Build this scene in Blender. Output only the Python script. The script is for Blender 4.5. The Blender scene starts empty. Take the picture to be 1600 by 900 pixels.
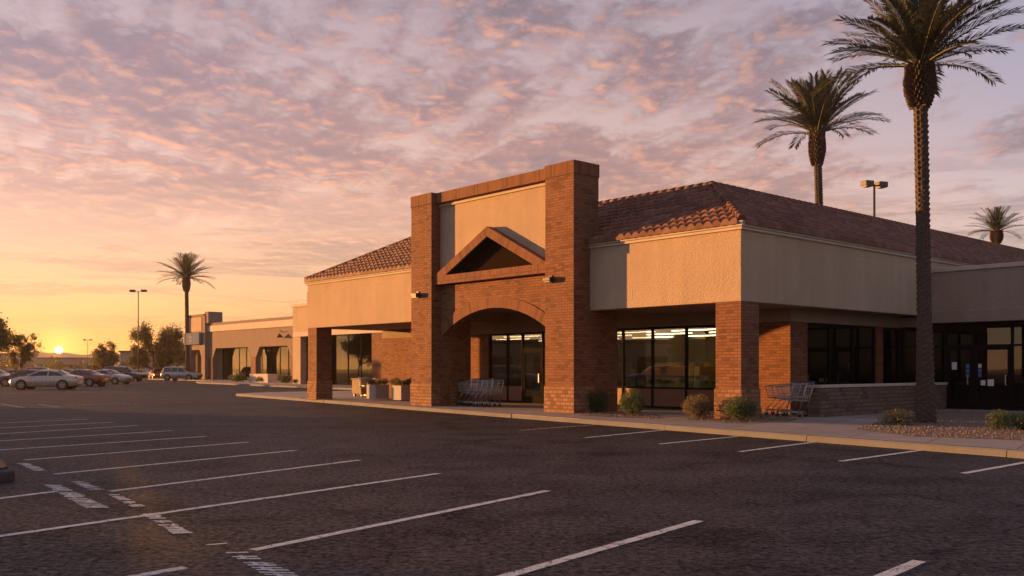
import bpy, bmesh, math, random
from mathutils import Vector, Matrix
R = math.radians
rnd = random.Random(7)
scene = bpy.context.scene
COL = scene.collection
HAZE = .00016
F, H, HOR = 1475.0, 1.5, 576.0            # focal length in photo pixels, eye height, horizon row

def pix(px, py, z=0.0):                   # photo pixel -> point on the plane at height z
    Y = F * (H - z) / (py - HOR)
    return Vector(((px - 800) / F * Y, Y, z))
def atd(px, Y, z=0.0):
    return Vector(((px - 800) / F * Y, Y, z))
CX, CY, TH = 6.17, 25.4, R(-48.2)
def loc2w(x, y, z=0.0):                   # building frame -> world
    return Vector((CX + x * math.cos(TH) - y * math.sin(TH), CY + x * math.sin(TH) + y * math.cos(TH), z))

# ------------------------------------------------------------------ node helpers
class NT:
    def __init__(s, tree):
        s.t = tree; s.n = tree.nodes; s.l = tree.links
    def node(s, typ, **kw):
        n = s.n.new(typ)
        ins = kw.pop('ins', {})
        for k, v in kw.items(): setattr(n, k, v)
        for k, v in ins.items(): s.set(n.inputs[k], v)
        return n
    def set(s, inp, v):
        if hasattr(v, 'is_output') or isinstance(v, bpy.types.NodeSocket): s.l.new(v, inp)
        elif isinstance(v, (tuple, list)) and len(v) == 3 and inp.type == 'RGBA': inp.default_value = (*v, 1)
        else: inp.default_value = v
    def math(s, op, a, b=0.0, c=0.0, clamp=False):
        n = s.n.new('ShaderNodeMath'); n.operation = op; n.use_clamp = clamp
        s.set(n.inputs[0], a); s.set(n.inputs[1], b); s.set(n.inputs[2], c)
        return n.outputs[0]
    def ramp(s, fac, stops, interp='LINEAR'):
        n = s.n.new('ShaderNodeValToRGB'); cr = n.color_ramp; cr.interpolation = interp
        while len(cr.elements) < len(stops): cr.elements.new(0.5)
        for e, (p, c) in zip(cr.elements, stops):
            e.position = p
            e.color = (*c, 1) if isinstance(c, (tuple, list)) else (c, c, c, 1)
        s.set(n.inputs[0], fac)
        return n.outputs[0]
    def mix(s, fac, a, b, blend='MIX'):
        n = s.n.new('ShaderNodeMix'); n.data_type = 'RGBA'; n.blend_type = blend
        s.set(n.inputs[0], fac); s.set(n.inputs[6], a); s.set(n.inputs[7], b)
        return n.outputs[2]
    def noise(s, vec, scale, detail=4, rough=.55, dist=0.0):
        n = s.n.new('ShaderNodeTexNoise')
        s.set(n.inputs['Vector'], vec); s.set(n.inputs['Scale'], scale)
        n.inputs['Detail'].default_value = detail; n.inputs['Roughness'].default_value = rough
        n.inputs['Distortion'].default_value = dist
        return n.outputs['Fac']
    def smooth(s, x, a, b):
        n = s.n.new('ShaderNodeMapRange'); n.interpolation_type = 'SMOOTHSTEP'
        s.set(n.inputs[0], x); n.inputs[1].default_value = a; n.inputs[2].default_value = b
        return n.outputs[0]
    def bump(s, h, strength=.3, dist=.01, normal=None):
        n = s.n.new('ShaderNodeBump'); s.set(n.inputs['Height'], h)
        n.inputs['Strength'].default_value = strength; n.inputs['Distance'].default_value = dist
        if normal is not None: s.l.new(normal, n.inputs['Normal'])
        return n.outputs[0]

MATS = {}
def newmat(name):
    m = bpy.data.materials.new(name); m.use_nodes = True
    t = NT(m.node_tree); b = m.node_tree.nodes['Principled BSDF']
    MATS[name] = m
    return m, t, b
def P(b, **k):
    for kk, v in k.items():
        b.inputs[kk].default_value = v

def plain(name, col, rough=.6, metal=0.0, var=.18, scale=6.0, bump=0.0, bscale=40, spec=.5, coat=0.0, coords='Object'):
    m, t, b = newmat(name)
    tc = t.node('ShaderNodeTexCoord').outputs[coords]
    n = t.noise(tc, scale, 6, .6)
    f = t.math('MULTIPLY_ADD', n, var * 2, 1 - var)
    t.set(b.inputs['Base Color'], t.mix(1.0, col, f, 'MULTIPLY'))
    t.set(b.inputs['Roughness'], t.math('MULTIPLY_ADD', n, .25, rough - .12, True))
    P(b, **{'Metallic': metal, 'Specular IOR Level': spec, 'Coat Weight': coat})
    if bump:
        t.set(b.inputs['Normal'], t.bump(t.noise(tc, bscale, 5, .6), bump, .02))
    return m

def brick(name, c1, c2, mortar, bw=.25, bh=.086, offset=.5, ms=.012, rough=.85, bstr=.6, spread=.0):
    m, t, b = newmat(name)
    uv = t.node('ShaderNodeTexCoord').outputs['UV']
    wob = t.node('ShaderNodeTexNoise', ins={'Vector': uv, 'Scale': 2.2, 'Detail': 2.0})
    off = t.node('ShaderNodeVectorMath', operation='MULTIPLY_ADD')
    t.set(off.inputs[0], wob.outputs['Color']); off.inputs[1].default_value = (.02, .02, 0); t.set(off.inputs[2], uv)
    br = t.node('ShaderNodeTexBrick', offset=offset, ins={'Vector': off.outputs[0], 'Color1': c1, 'Color2': c2, 'Mortar': mortar,
        'Scale': 1.0, 'Mortar Size': ms, 'Mortar Smooth': .35, 'Bias': -.15, 'Brick Width': bw, 'Row Height': bh})
    n1 = t.noise(uv, .9, 6, .65); n2 = t.noise(uv, 22, 4, .6)
    f = t.math('ADD', t.math('MULTIPLY_ADD', n1, .7, .62), t.math('MULTIPLY_ADD', n2, .5, -.22))
    col = t.mix(1.0, br.outputs['Color'], f, 'MULTIPLY')
    # single darker, harder burnt bricks
    cell = t.node('ShaderNodeTexBrick', offset=offset, ins={'Vector': off.outputs[0], 'Color1': (0, 0, 0), 'Color2': (1, 1, 1), 'Mortar': (.5, .5, .5),
        'Scale': 1.0, 'Mortar Size': ms, 'Bias': 0.0, 'Brick Width': bw, 'Row Height': bh})
    dark = t.smooth(cell.outputs['Color'], .8, .92)
    col = t.mix(t.math('MULTIPLY', dark, .38), col, (.075, .035, .022))
    t.set(b.inputs['Base Color'], col)
    h = t.math('SUBTRACT', t.math('MULTIPLY', n2, .5), br.outputs['Fac'])
    t.set(b.inputs['Normal'], t.bump(h, bstr, .02))
    P(b, Roughness=rough, **{'Specular IOR Level': .25})
    return m

def glass(name, tint=(.55, .55, .52), refl=.22):
    m, t, b = newmat(name)
    t.n.remove(b); out = t.n['Material Output']
    tr = t.node('ShaderNodeBsdfTransparent', ins={'Color': tint})
    geo = t.node('ShaderNodeTexCoord').outputs['Object']
    bmp = t.bump(t.noise(geo, .9, 2, .5), .02, .02)
    gl = t.node('ShaderNodeBsdfGlossy', ins={'Roughness': .015, 'Color': (.95, .95, .95)}); t.set(gl.inputs['Normal'], bmp)
    fr = t.node('ShaderNodeFresnel', ins={'IOR': 1.55}).outputs[0]
    fac = t.math('MULTIPLY_ADD', fr, .9, refl, True)
    mx = t.node('ShaderNodeMixShader'); t.set(mx.inputs[0], fac); t.l.new(tr.outputs[0], mx.inputs[1]); t.l.new(gl.outputs[0], mx.inputs[2])
    t.l.new(mx.outputs[0], out.inputs[0])
    return m

def emit(name, col, s):
    m, t, b = newmat(name)
    P(b, **{'Base Color': (.8, .8, .8, 1), 'Emission Color': (*col, 1), 'Emission Strength': s})
    return m

def build_materials():
    brick('brick', (.25, .106, .053), (.17, .064, .033), (.125, .068, .043))
    brick('brick_soldier', (.235, .098, .048), (.17, .064, .033), (.115, .06, .037), bw=.08, bh=.42, offset=0, ms=.01)
    brick('split_face', (.36, .17, .085), (.24, .105, .055), (.17, .11, .07), bw=.22, bh=.12, ms=.02, bstr=1.0)
    brick('low_wall_brick', (.23, .155, .11), (.14, .092, .065), (.13, .09, .07), bw=.26, bh=.12, ms=.022, bstr=1.0)
    # stucco
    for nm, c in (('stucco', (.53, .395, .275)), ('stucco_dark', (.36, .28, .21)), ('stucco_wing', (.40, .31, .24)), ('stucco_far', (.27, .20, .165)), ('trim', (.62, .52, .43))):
        m, t, b = newmat(nm)
        tc = t.node('ShaderNodeTexCoord').outputs['Object']
        n = t.noise(tc, .7, 7, .6); n2 = t.noise(tc, 24, 5, .65, .5)
        mp = t.node('ShaderNodeMapping', ins={'Vector': tc, 'Scale': (2.5, 2.5, .25)})
        st = t.noise(mp.outputs[0], 1.0, 5, .6)
        f = t.math('ADD', t.math('MULTIPLY_ADD', n, .30, .72), t.math('MULTIPLY_ADD', n2, .34, -.17))
        f = t.math('ADD', f, t.math('MULTIPLY_ADD', st, .26, -.12))
        t.set(b.inputs['Base Color'], t.mix(1.0, c, f, 'MULTIPLY'))
        if nm != 'trim':
            v = t.node('ShaderNodeTexVoronoi', ins={'Vector': tc, 'Scale': 21.0})
            hh = t.math('ADD', t.math('MULTIPLY', n2, 1.4), t.math('MULTIPLY', v.outputs['Distance'], .5))
            t.set(b.inputs['Normal'], t.bump(hh, .75, .022))
        else:
            t.set(b.inputs['Normal'], t.bump(n2, .2, .01))
        P(b, Roughness=.9, **{'Specular IOR Level': .2})
    # roof tile
    m, t, b = newmat('roof_tile')
    uv = t.node('ShaderNodeTexCoord').outputs['UV']
    fl = t.node('ShaderNodeVectorMath', operation='FLOOR'); t.set(fl.inputs[0], uv)
    wn = t.node('ShaderNodeTexWhiteNoise', noise_dimensions='2D'); t.set(wn.inputs['Vector'], fl.outputs[0])
    c = t.ramp(wn.outputs['Value'], [(0, (.135, .058, .04)), (.35, (.165, .07, .047)), (.7, (.195, .086, .058)), (1, (.235, .115, .082))])
    n = t.noise(t.node('ShaderNodeTexCoord').outputs['Object'], 1.3, 6, .6)
    t.set(b.inputs['Base Color'], t.mix(1.0, c, t.math('MULTIPLY_ADD', n, .8, .6), 'MULTIPLY'))
    t.set(b.inputs['Normal'], t.bump(t.noise(uv, 6, 4), .25, .01))
    P(b, Roughness=.75, **{'Specular IOR Level': .3})
    # asphalt
    m, t, b = newmat('asphalt')
    tc = t.node('ShaderNodeTexCoord').outputs['Object']
    big = t.noise(tc, .10, 6, .65, .6); mid = t.noise(tc, .9, 6, .7, .6)
    fine = t.noise(tc, 38, 4, .7); agg = t.noise(tc, 15, 5, .8)
    f = t.math('ADD', t.math('MULTIPLY_ADD', big, 2.6, -.5), t.math('MULTIPLY_ADD', mid, .9, -.45))
    f = t.math('ADD', f, t.math('MULTIPLY_ADD', t.noise(tc, 6.5, 4, .75), 1.6, -.8))
    lane = t.node('ShaderNodeMapping', ins={'Vector': tc, 'Rotation': (0, 0, R(57)), 'Scale': (.05, .75, 1)})
    f = t.math('ADD', f, t.math('MULTIPLY_ADD', t.noise(lane.outputs[0], 1.0, 5, .65), 1.5, -.75))
    f = t.math('MAXIMUM', f, .15)
    col = t.mix(1.0, (.042, .039, .044), f, 'MULTIPLY')
    col = t.mix(t.math('MULTIPLY', t.smooth(agg, .52, .70), .75), col, (.19, .15, .13))
    col = t.mix(t.math('MULTIPLY', t.smooth(agg, .47, .33), .75), col, (.010, .008, .009))
    col = t.mix(t.math('MULTIPLY', t.smooth(fine, .56, .42), .4), col, (.012, .010, .010))
    wv = t.node('ShaderNodeTexNoise', ins={'Vector': tc, 'Scale': .8, 'Detail': 5.0})
    ad = t.node('ShaderNodeVectorMath', operation='MULTIPLY_ADD'); t.set(ad.inputs[0], wv.outputs['Color']); ad.inputs[1].default_value = (1.6, 1.6, 0); t.set(ad.inputs[2], tc)
    vo = t.node('ShaderNodeTexVoronoi', feature='DISTANCE_TO_EDGE', ins={'Vector': ad.outputs[0], 'Scale': .30})
    vo2 = t.node('ShaderNodeTexVoronoi', feature='DISTANCE_TO_EDGE', ins={'Vector': ad.outputs[0], 'Scale': 1.6})
    cr = t.math('MULTIPLY', t.smooth(vo.outputs['Distance'], .0085, .004), t.smooth(t.noise(tc, .25, 2), .42, .52))
    cr2 = t.math('MULTIPLY', t.smooth(vo2.outputs['Distance'], .024, .006), t.smooth(t.noise(tc, .33, 3), .52, .60))
    crk = t.math('MAXIMUM', cr, cr2)
    col = t.mix(t.math('MULTIPLY', crk, .8), col, (.008, .007, .007))
    oil = t.math('MAXIMUM', t.smooth(t.noise(tc, .55, 3, .5), .62, .75), t.smooth(t.noise(tc, 2.6, 2, .5), .70, .78))
    col = t.mix(t.math('MULTIPLY', oil, .6), col, (.022, .02, .02))
    t.set(b.inputs['Base Color'], col)
    t.set(b.inputs['Roughness'], t.math('MULTIPLY_ADD', mid, .5, .36, True))
    t.set(b.inputs['Specular IOR Level'], t.math('MULTIPLY', t.math('MULTIPLY_ADD', t.smooth(mid, .32, .66), .34, .05), t.math('MULTIPLY_ADD', t.smooth(agg, .42, .58), .95, .05)))
    h = t.math('ADD', t.math('MULTIPLY', fine, .5), t.math('MULTIPLY', agg, .7))
    h = t.math('SUBTRACT', h, t.math('MULTIPLY', crk, .3))
    t.set(b.inputs['Normal'], t.bump(h, .8, .02))
    # worn paint
    m, t, b = newmat('paint')
    out = t.n['Material Output']
    tc = t.node('ShaderNodeTexCoord').outputs['Object']
    n = t.math('ADD', t.math('MULTIPLY', t.noise(tc, 9, 6, .75), .6), t.math('MULTIPLY', t.noise(tc, 45, 4, .7), .45))
    t.set(b.inputs['Base Color'], t.mix(t.noise(tc, 5, 5), (.46, .43, .40), (.74, .71, .67)))
    P(b, Roughness=.7)
    tr = t.node('ShaderNodeBsdfTransparent')
    mx = t.node('ShaderNodeMixShader'); t.set(mx.inputs[0], t.smooth(n, .41, .51))
    t.l.new(tr.outputs[0], mx.inputs[1]); t.l.new(b.outputs[0], mx.inputs[2]); t.l.new(mx.outputs[0], out.inputs[0])
    m2 = m.copy(); m2.name = 'paint_faded'; MATS['paint_faded'] = m2
    for nd in m2.node_tree.nodes:
        if nd.type == 'MAP_RANGE': nd.inputs[1].default_value = .47; nd.inputs[2].default_value = .62
    # concrete
    for nm, c, js in (('concrete', (.34, .285, .25), 1.55), ('kerb_concrete', (.145, .145, .15), 0), ('kerb_dark', (.06, .052, .05), 0)):
        m, t, b = newmat(nm)
        tc = t.node('ShaderNodeTexCoord').outputs['Object']
        n = t.noise(tc, .8, 7, .65); n2 = t.noise(tc, 30, 4, .7)
        f = t.math('ADD', t.math('MULTIPLY_ADD', n, .7, .55), t.math('MULTIPLY_ADD', n2, .4, -.12))
        col = t.mix(1.0, c, f, 'MULTIPLY')
        hh = n2
        if js:
            mp = t.node('ShaderNodeMapping', ins={'Vector': tc, 'Rotation': (0, 0, R(33)), 'Scale': (1, 1, 1)})
            br = t.node('ShaderNodeTexBrick', offset=0, ins={'Vector': mp.outputs[0], 'Color1': (1, 1, 1), 'Color2': (.86, .86, .86), 'Mortar': (.3, .28, .26), 'Scale': 1.0, 'Mortar Size': .012, 'Brick Width': js, 'Row Height': js})
            col = t.mix(1.0, col, br.outputs['Color'], 'MULTIPLY')
            hh = t.math('SUBTRACT', n2, br.outputs['Fac'])
        t.set(b.inputs['Base Color'], col)
        t.set(b.inputs['Normal'], t.bump(hh, .4, .012))
        P(b, Roughness=.85, **{'Specular IOR Level': .3})
    plain('gable_shade_lining', (.022, .013, .009), 1.0, spec=.0)  # near-black: shade of the gable recess put into the colour
    plain('gravel_bed', (.20, .14, .105), .95, var=.5, scale=35, bump=1.0, bscale=45)
    plain('gravel_stone', (.30, .22, .17), .9, var=.5, scale=5)
    plain('desert', (.15, .10, .065), .95, var=.4, scale=.02)
    plain('soil', (.05, .035, .025), .95, var=.5, scale=12, bump=.8)
    plain('bronze_frame', (.014, .012, .011), .9, .0, var=.2, spec=.06)
    plain('kick_panel', (.20, .075, .035), .5, var=.25, scale=3)
    plain('dark_metal', (.05, .042, .036), .5, .5)
    plain('lamp_housing', (.085, .065, .05), .6, .0)
    plain('lens', (.18, .15, .12), .4)
    plain('steel', (.50, .50, .50), .35, .9, var=.15, scale=8)
    plain('grey_plastic', (.06, .06, .065), .5)
    plain('white_paper', (.75, .75, .75), .7, var=.05)
    plain('blue_paper', (.08, .19, .45), .6, var=.1)
    plain('white_pipe', (.8, .8, .8), .5, var=.05)
    plain('sign_blue', (.15, .18, .25), .95, var=.12, spec=.05)
    plain('sign_white', (.62, .6, .57), .95, var=.08, spec=.05)
    plain('red_panel', (.35, .05, .03), .6)
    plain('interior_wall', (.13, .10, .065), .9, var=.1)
    plain('interior_dark', (.02, .018, .016), .9)  # near-black colour stands in for the dimness of unlit rooms
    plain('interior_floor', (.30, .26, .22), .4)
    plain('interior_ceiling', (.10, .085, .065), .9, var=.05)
    plain('planter_concrete', (.42, .38, .34), .85, var=.25, scale=5, bump=.2)
    plain('bin_brown', (.14, .07, .04), .7, var=.3)
    plain('goods_yellow', (.75, .48, .10), .6); plain('goods_green', (.22, .42, .10), .6); plain('goods_white', (.6, .58, .52), .6); plain('goods_red', (.4, .06, .04), .6)
    plain('palm_bark', (.085, .058, .042), .95, var=.55, scale=9, bump=.6, bscale=30)
    plain('palm_boot', (.10, .06, .036), .9, var=.6, scale=7)
    plain('tree_bark', (.06, .042, .03), .95, var=.4)
    plain('rachis', (.12, .11, .05), .6)
    plain('tyre', (.015, .014, .014), .8); plain('rim', (.35, .34, .33), .35, .8); plain('wheel_well', (.006, .006, .006), .9)
    plain('headlight', (.30, .29, .28), .2); plain('number_plate', (.6, .6, .58), .5)
    m = plain('taillight', (.35, .02, .012), .25)
    plain('black_trim', (.012, .012, .012), .5)
    m, t, b = newmat('car_glass'); P(b, **{'Base Color': (.012, .011, .011, 1), 'Roughness': .06, 'Specular IOR Level': .8})
    for nm, c in (('car_white', (.50, .42, .36)), ('car_silver', (.36, .34, .32)), ('car_maroon', (.09, .02, .013)), ('car_red', (.20, .035, .018)), ('car_black', (.02, .018, .018)), ('car_grey', (.13, .125, .12))):
        plain(nm, c, .28, .25, var=.06, coat=.8)
    for nm, c in (('bush_leaf', (.075, .105, .04)), ('bush_dry', (.16, .13, .06)), ('tree_leaf', (.095, .080, .026)), ('palm_leaf', (.072, .073, .044)), ('planter_leaf', (.16, .14, .06))):
        m, t, b = newmat(nm)
        tc = t.node('ShaderNodeTexCoord').outputs['Object']
        n = t.noise(tc, 2.2, 3); n2 = t.noise(tc, 19, 2)
        f = t.math('ADD', t.math('MULTIPLY_ADD', n, 1.1, .3), t.math('MULTIPLY_ADD', n2, 1.0, -.4))
        t.set(b.inputs['Base Color'], t.mix(1.0, c, f, 'MULTIPLY'))
        P(b, Roughness=.55, **{'Specular IOR Level': .4})
        tl = t.node('ShaderNodeBsdfTranslucent'); t.set(tl.inputs['Color'], t.mix(1.0, tuple(x * 1.6 for x in c), f, 'MULTIPLY'))
        mx = t.node('ShaderNodeMixShader', ins={0: .3}); t.l.new(b.outputs[0], mx.inputs[1]); t.l.new(tl.outputs[0], mx.inputs[2])
        t.l.new(mx.outputs[0], t.n['Material Output'].inputs[0])
    plain('hill', (.075, .05, .038), 1.0, var=.3, scale=.02)
    plain('far_wall', (.34, .25, .20), .9); plain('far_roof', (.16, .10, .08), .9)
    glass('store_glass', (.84, .80, .72), .02)
    glass('strip_glass', (.30, .28, .25), .0)
    glass('dark_glass', (.07, .07, .07), .0)
    emit('tube_light', (1.0, .80, .50), 5.0)
build_materials()

# ------------------------------------------------------------------ mesh helpers
class MB:
    def __init__(s): s.v = []; s.f = []; s.uv = {}; s.sm = set()
    def vert(s, *p): s.v.append(Vector(p)); return len(s.v) - 1
    def face(s, idx, uv=None, smooth=False):
        s.f.append(tuple(idx))
        if uv: s.uv[len(s.f) - 1] = uv
        if smooth: s.sm.add(len(s.f) - 1)
    def poly(s, pts, uv=None): s.face([s.vert(*p) for p in pts], uv)
    def box(s, x0, x1, y0, y1, z0, z1):
        x0, x1 = min(x0, x1), max(x0, x1); y0, y1 = min(y0, y1), max(y0, y1); z0, z1 = min(z0, z1), max(z0, z1)
        b = [s.vert(x, y, z) for z in (z0, z1) for x, y in ((x0, y0), (x1, y0), (x1, y1), (x0, y1))]
        for q in ((3, 2, 1, 0), (4, 5, 6, 7), (0, 1, 5, 4), (1, 2, 6, 5), (2, 3, 7, 6), (3, 0, 4, 7)):
            s.face([b[i] for i in q])
        return s
    def prism(s, pts, a0, a1, axis='z'):           # polygon extruded along an axis; counter-clockwise seen from +axis (z) / from -y (y)
        def mk(p, a): return (p[0], p[1], a) if axis == 'z' else (p[0], a, p[1]) if axis == 'y' else (a, p[0], p[1])
        n = len(pts)
        lo = [s.vert(*mk(p, a0)) for p in pts]; hi = [s.vert(*mk(p, a1)) for p in pts]
        if axis == 'y': lo, hi = hi, lo
        s.face(lo[::-1]); s.face(hi)
        for i in range(n):
            j = (i + 1) % n
            s.face((lo[i], lo[j], hi[j], hi[i]))
        return s
    def tube(s, pts, r, n=6, smooth=True, cap=True):
        pts = [Vector(p) for p in pts]
        rs = r if isinstance(r, (list, tuple)) else [r] * len(pts)
        rings = []; up = Vector((0, 0, 1))
        for i, p in enumerate(pts):
            d = (pts[min(i + 1, len(pts) - 1)] - pts[max(i - 1, 0)])
            d = d.normalized() if d.length > 1e-9 else Vector((0, 0, 1))
            a = d.cross(up) if abs(d.dot(up)) < .95 else d.cross(Vector((1, 0, 0)))
            a.normalize(); b = d.cross(a)
            rings.append([s.vert(*(p + (a * math.cos(2 * math.pi * k / n) + b * math.sin(2 * math.pi * k / n)) * rs[i])) for k in range(n)])
        for i in range(len(rings) - 1):
            for k in range(n):
                s.face((rings[i][k], rings[i][(k + 1) % n], rings[i + 1][(k + 1) % n], rings[i + 1][k]), smooth=smooth)
        if cap and n > 2:
            s.face(rings[0][::-1]); s.face(rings[-1])
        return s
    def lathe(s, prof, n=20, c=(0, 0, 0), axis='z', smooth=True):
        def mk(r, h, a):
            x, y = r * math.cos(a), r * math.sin(a)
            return (c[0] + x, c[1] + y, c[2] + h) if axis == 'z' else (c[0] + x, c[1] + h, c[2] + y)
        rings = [[s.vert(*mk(r, h, 2 * math.pi * k / n)) for k in range(n)] for r, h in prof]
        for i in range(len(rings) - 1):
            for k in range(n):
                s.face((rings[i][k], rings[i][(k + 1) % n], rings[i + 1][(k + 1) % n], rings[i + 1][k]), smooth=smooth)
        s.face(rings[0][::-1]); s.face(rings[-1])
        return s
    def build(s, name, mat, parent=None, bevel=0.0, fix=False):
        me = bpy.data.meshes.new(name)
        me.from_pydata([tuple(v) for v in s.v], [], s.f)
        ul = me.uv_layers.new(name='UVMap').data
        for pi, p in enumerate(me.polygons):
            p.use_smooth = pi in s.sm
            cu = s.uv.get(pi)
            n = p.normal
            ax = 0 if abs(n.x) > max(abs(n.y), abs(n.z)) else (1 if abs(n.y) >= abs(n.z) else 2)
            for q, li in enumerate(p.loop_indices):
                if cu: ul[li].uv = cu[q]
                else:
                    co = me.vertices[me.loops[li].vertex_index].co
                    ul[li].uv = (co.y, co.z) if ax == 0 else (co.x, co.z) if ax == 1 else (co.x, co.y)
        if fix:
            bm = bmesh.new(); bm.from_mesh(me); bmesh.ops.recalc_face_normals(bm, faces=bm.faces); bm.to_mesh(me); bm.free()
        me.materials.append(MATS[mat] if isinstance(mat, str) else mat)
        o = bpy.data.objects.new(name, me); COL.objects.link(o)
        if parent is not None: o.parent = parent
        if bevel:
            md = o.modifiers.new('edge', 'BEVEL'); md.width = bevel; md.segments = 2; md.limit_method = 'ANGLE'
        return o

def tag(o, label=None, cat=None, group=None, kind=None):
    if label: o['label'] = label
    if cat: o['category'] = cat
    if group: o['group'] = group
    if kind: o['kind'] = kind
    return o
def thing(name, label, cat, loc=(0, 0, 0), rz=0.0, group=None):
    o = bpy.data.objects.new(name, None); COL.objects.link(o)
    o.location = loc; o.rotation_euler = (0, 0, rz)
    return tag(o, label, cat, group)
def dup(root, loc, rz, label=None, scale=None):
    r = root.copy(); COL.objects.link(r); r.location = loc; r.rotation_euler = (0, 0, rz)
    if scale: r.scale = (scale,) * 3
    if label: r['label'] = label
    for ch in list(root.children):
        c = ch.copy(); COL.objects.link(c); c.parent = r
        for g in list(ch.children):
            d = g.copy(); COL.objects.link(d); d.parent = c
    return r
def struct(name, mb, mat, **k):
    o = mb.build(name, mat, **k); o['kind'] = 'structure'; return o

# ------------------------------------------------------------------ ground, pavement, markings
m = MB(); m.poly([(-3200, -1500, -.03), (3200, -1500, -.03), (3200, 4200, -.03), (-3200, 4200, -.03)])
struct('ground', m, 'desert')
m = MB(); m.poly([(-260, -70, 0), (160, -70, 0), (160, 330, 0), (-260, 330, 0)])
struct('asphalt_lot', m, 'asphalt')

def pave(name, pts, z, mat, kind='structure'):
    m = MB(); m.prism(pts, -.02, z); o = m.build(name, mat, fix=True); o['kind'] = kind; return o
nose = [(-12.6, 57.2), (-14.4, 55.6), (-15.3, 53.6), (-15.2, 52.0)]
kerb_line = [(-15.2, 52.0), (-9.9, 44.0), (-4.95, 36.3), (0.0, 28.75), (3.75, 23.1), (6.08, 19.45), (8.4, 16.0), (14.0, 7.3), (24, -8.2)]
side = [(p[0], p[1]) for p in kerb_line] + [(60, -8), (60, 60), (20, 75), (2, 66)] + [(-6, 61.5)] + nose[:3]
pave('pavement', side, .12, 'concrete')
def kerb(name, pts, z, w=.17, seg=2.9):
    m = MB(); P3 = [Vector((p[0], p[1])) for p in pts]
    dense = []
    for a, b in zip(P3, P3[1:]):
        n = max(1, round((b - a).length / seg))
        for i in range(n): dense.append(a.lerp(b, i / n))
    dense.append(P3[-1])
    for a, b in zip(dense, dense[1:]):
        d = (b - a).normalized(); nn = Vector((-d.y, d.x))
        g = rnd.uniform(.004, .013); a2, b2 = a + d * g, b - d * g
        dz, dz2, do = rnd.uniform(-.008, .012), rnd.uniform(-.008, .012), rnd.uniform(-.012, .012)
        base = []
        for p, zz in ((a2, z + .006 + dz * .5), (b2, z + .006 + dz2 * .5)):
            o0 = p - nn * (.035 + do); o1 = p + nn * w
            base.append([m.vert(o0.x, o0.y, -.03), m.vert(o0.x + nn.x * .015, o0.y + nn.y * .015, zz - .03), m.vert(o0.x + nn.x * .045, o0.y + nn.y * .045, zz), m.vert(o1.x, o1.y, zz), m.vert(o1.x, o1.y, -.03)])
        A, B = base
        for i in range(4): m.face((A[i], B[i], B[i + 1], A[i + 1]))
        m.face(A); m.face(B[::-1])
    return struct(name, m, 'kerb_concrete', fix=True)
kerb('kerb', nose[:3] + kerb_line, .12)

def g2(px, py): p = pix(px, py, .124); return (p.x, p.y)
gbed = MB()
beds = [[g2(1335, 670), g2(1421, 681), g2(1600, 688), g2(1760, 692), g2(1760, 655), g2(1600, 646), g2(1468, 642), g2(1370, 660)],
        [g2(1068, 655), g2(1150, 661), g2(1232, 659), g2(1250, 653), g2(1200, 649), g2(1120, 649)],
        [g2(905, 649), g2(960, 652), g2(1030, 654), g2(1030, 648), g2(960, 643), g2(918, 642)]]
for b in beds: gbed.poly([(x, y, .124) for x, y in b])
def inside(p, poly):
    c = False; n = len(poly)
    for i in range(n):
        (x1, y1), (x2, y2) = poly[i], poly[(i + 1) % n]
        if (y1 > p[1]) != (y2 > p[1]) and p[0] < (x2 - x1) * (p[1] - y1) / (y2 - y1) + x1: c = not c
    return c
for b, cnt in zip(beds, (5200, 900, 700)):
    xs = [p[0] for p in b]; ys = [p[1] for p in b]; k = 0
    while k < cnt:
        p = (rnd.uniform(min(xs), max(xs)), rnd.uniform(min(ys), max(ys)))
        if not inside(p, b): continue
        k += 1
        r = rnd.uniform(.012, .038); a = rnd.uniform(0, 6.28)
        q = [gbed.vert(p[0] + r * math.cos(a + i * 1.57) * rnd.uniform(.7, 1.2), p[1] + r * math.sin(a + i * 1.57) * rnd.uniform(.7, 1.2), .126) for i in range(4)]
        tp = gbed.vert(p[0] + rnd.uniform(-.3, .3) * r, p[1] + rnd.uniform(-.3, .3) * r, .126 + r * rnd.uniform(.6, 1.1))
        for i in range(4): gbed.face((q[i], q[(i + 1) % 4], tp))
o = gbed.build('gravel', 'gravel_bed'); tag(o, 'brown decorative gravel around the palm and shrubs', 'gravel', kind='stuff')

def stripe(a, b, w, mat='paint', name='parking_line'):
    a, b = Vector((a.x, a.y)), Vector((b.x, b.y)); d = b - a; L = d.length; d.normalize(); n = Vector((-d.y, d.x))
    m = MB(); N = max(2, int(L / .12)); pr = None
    for i in range(N + 1):
        c = a + d * L * i / N
        w1, w2 = w / 2 * rnd.uniform(.86, 1.08), w / 2 * rnd.uniform(.86, 1.08)
        q = (m.vert(*(c + n * w1), .004), m.vert(*(c - n * w2), .004))
        if pr: m.face((pr[1], q[1], q[0], pr[0]))
        pr = q
    return struct(name, m, mat)
LW = .11
for x0, y0, x1, y1 in ((765, 908, 1092, 814), (395, 860, 856, 767), (-90, 851, 686, 740), (172, 768, 562, 719), (85, 741, 462, 704), (38, 719, 388, 691),
                       (-10, 704, 322, 682), (-40, 691.5, 270, 673), (-40, 680.5, 215, 665), (-40, 671, 180, 659.5), (-40, 663, 137, 655),
                       (-80, 789, 88, 768), (150, 912, 290, 887), (1355, 912, 1437, 877),
                       (915, 684, 1040, 672), (1030, 694, 1154, 682), (1155, 706, 1280, 690), (1313, 721, 1437, 704), (1505, 740, 1640, 716)):
    stripe(pix(x0, y0), pix(x1, y1), LW)
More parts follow.
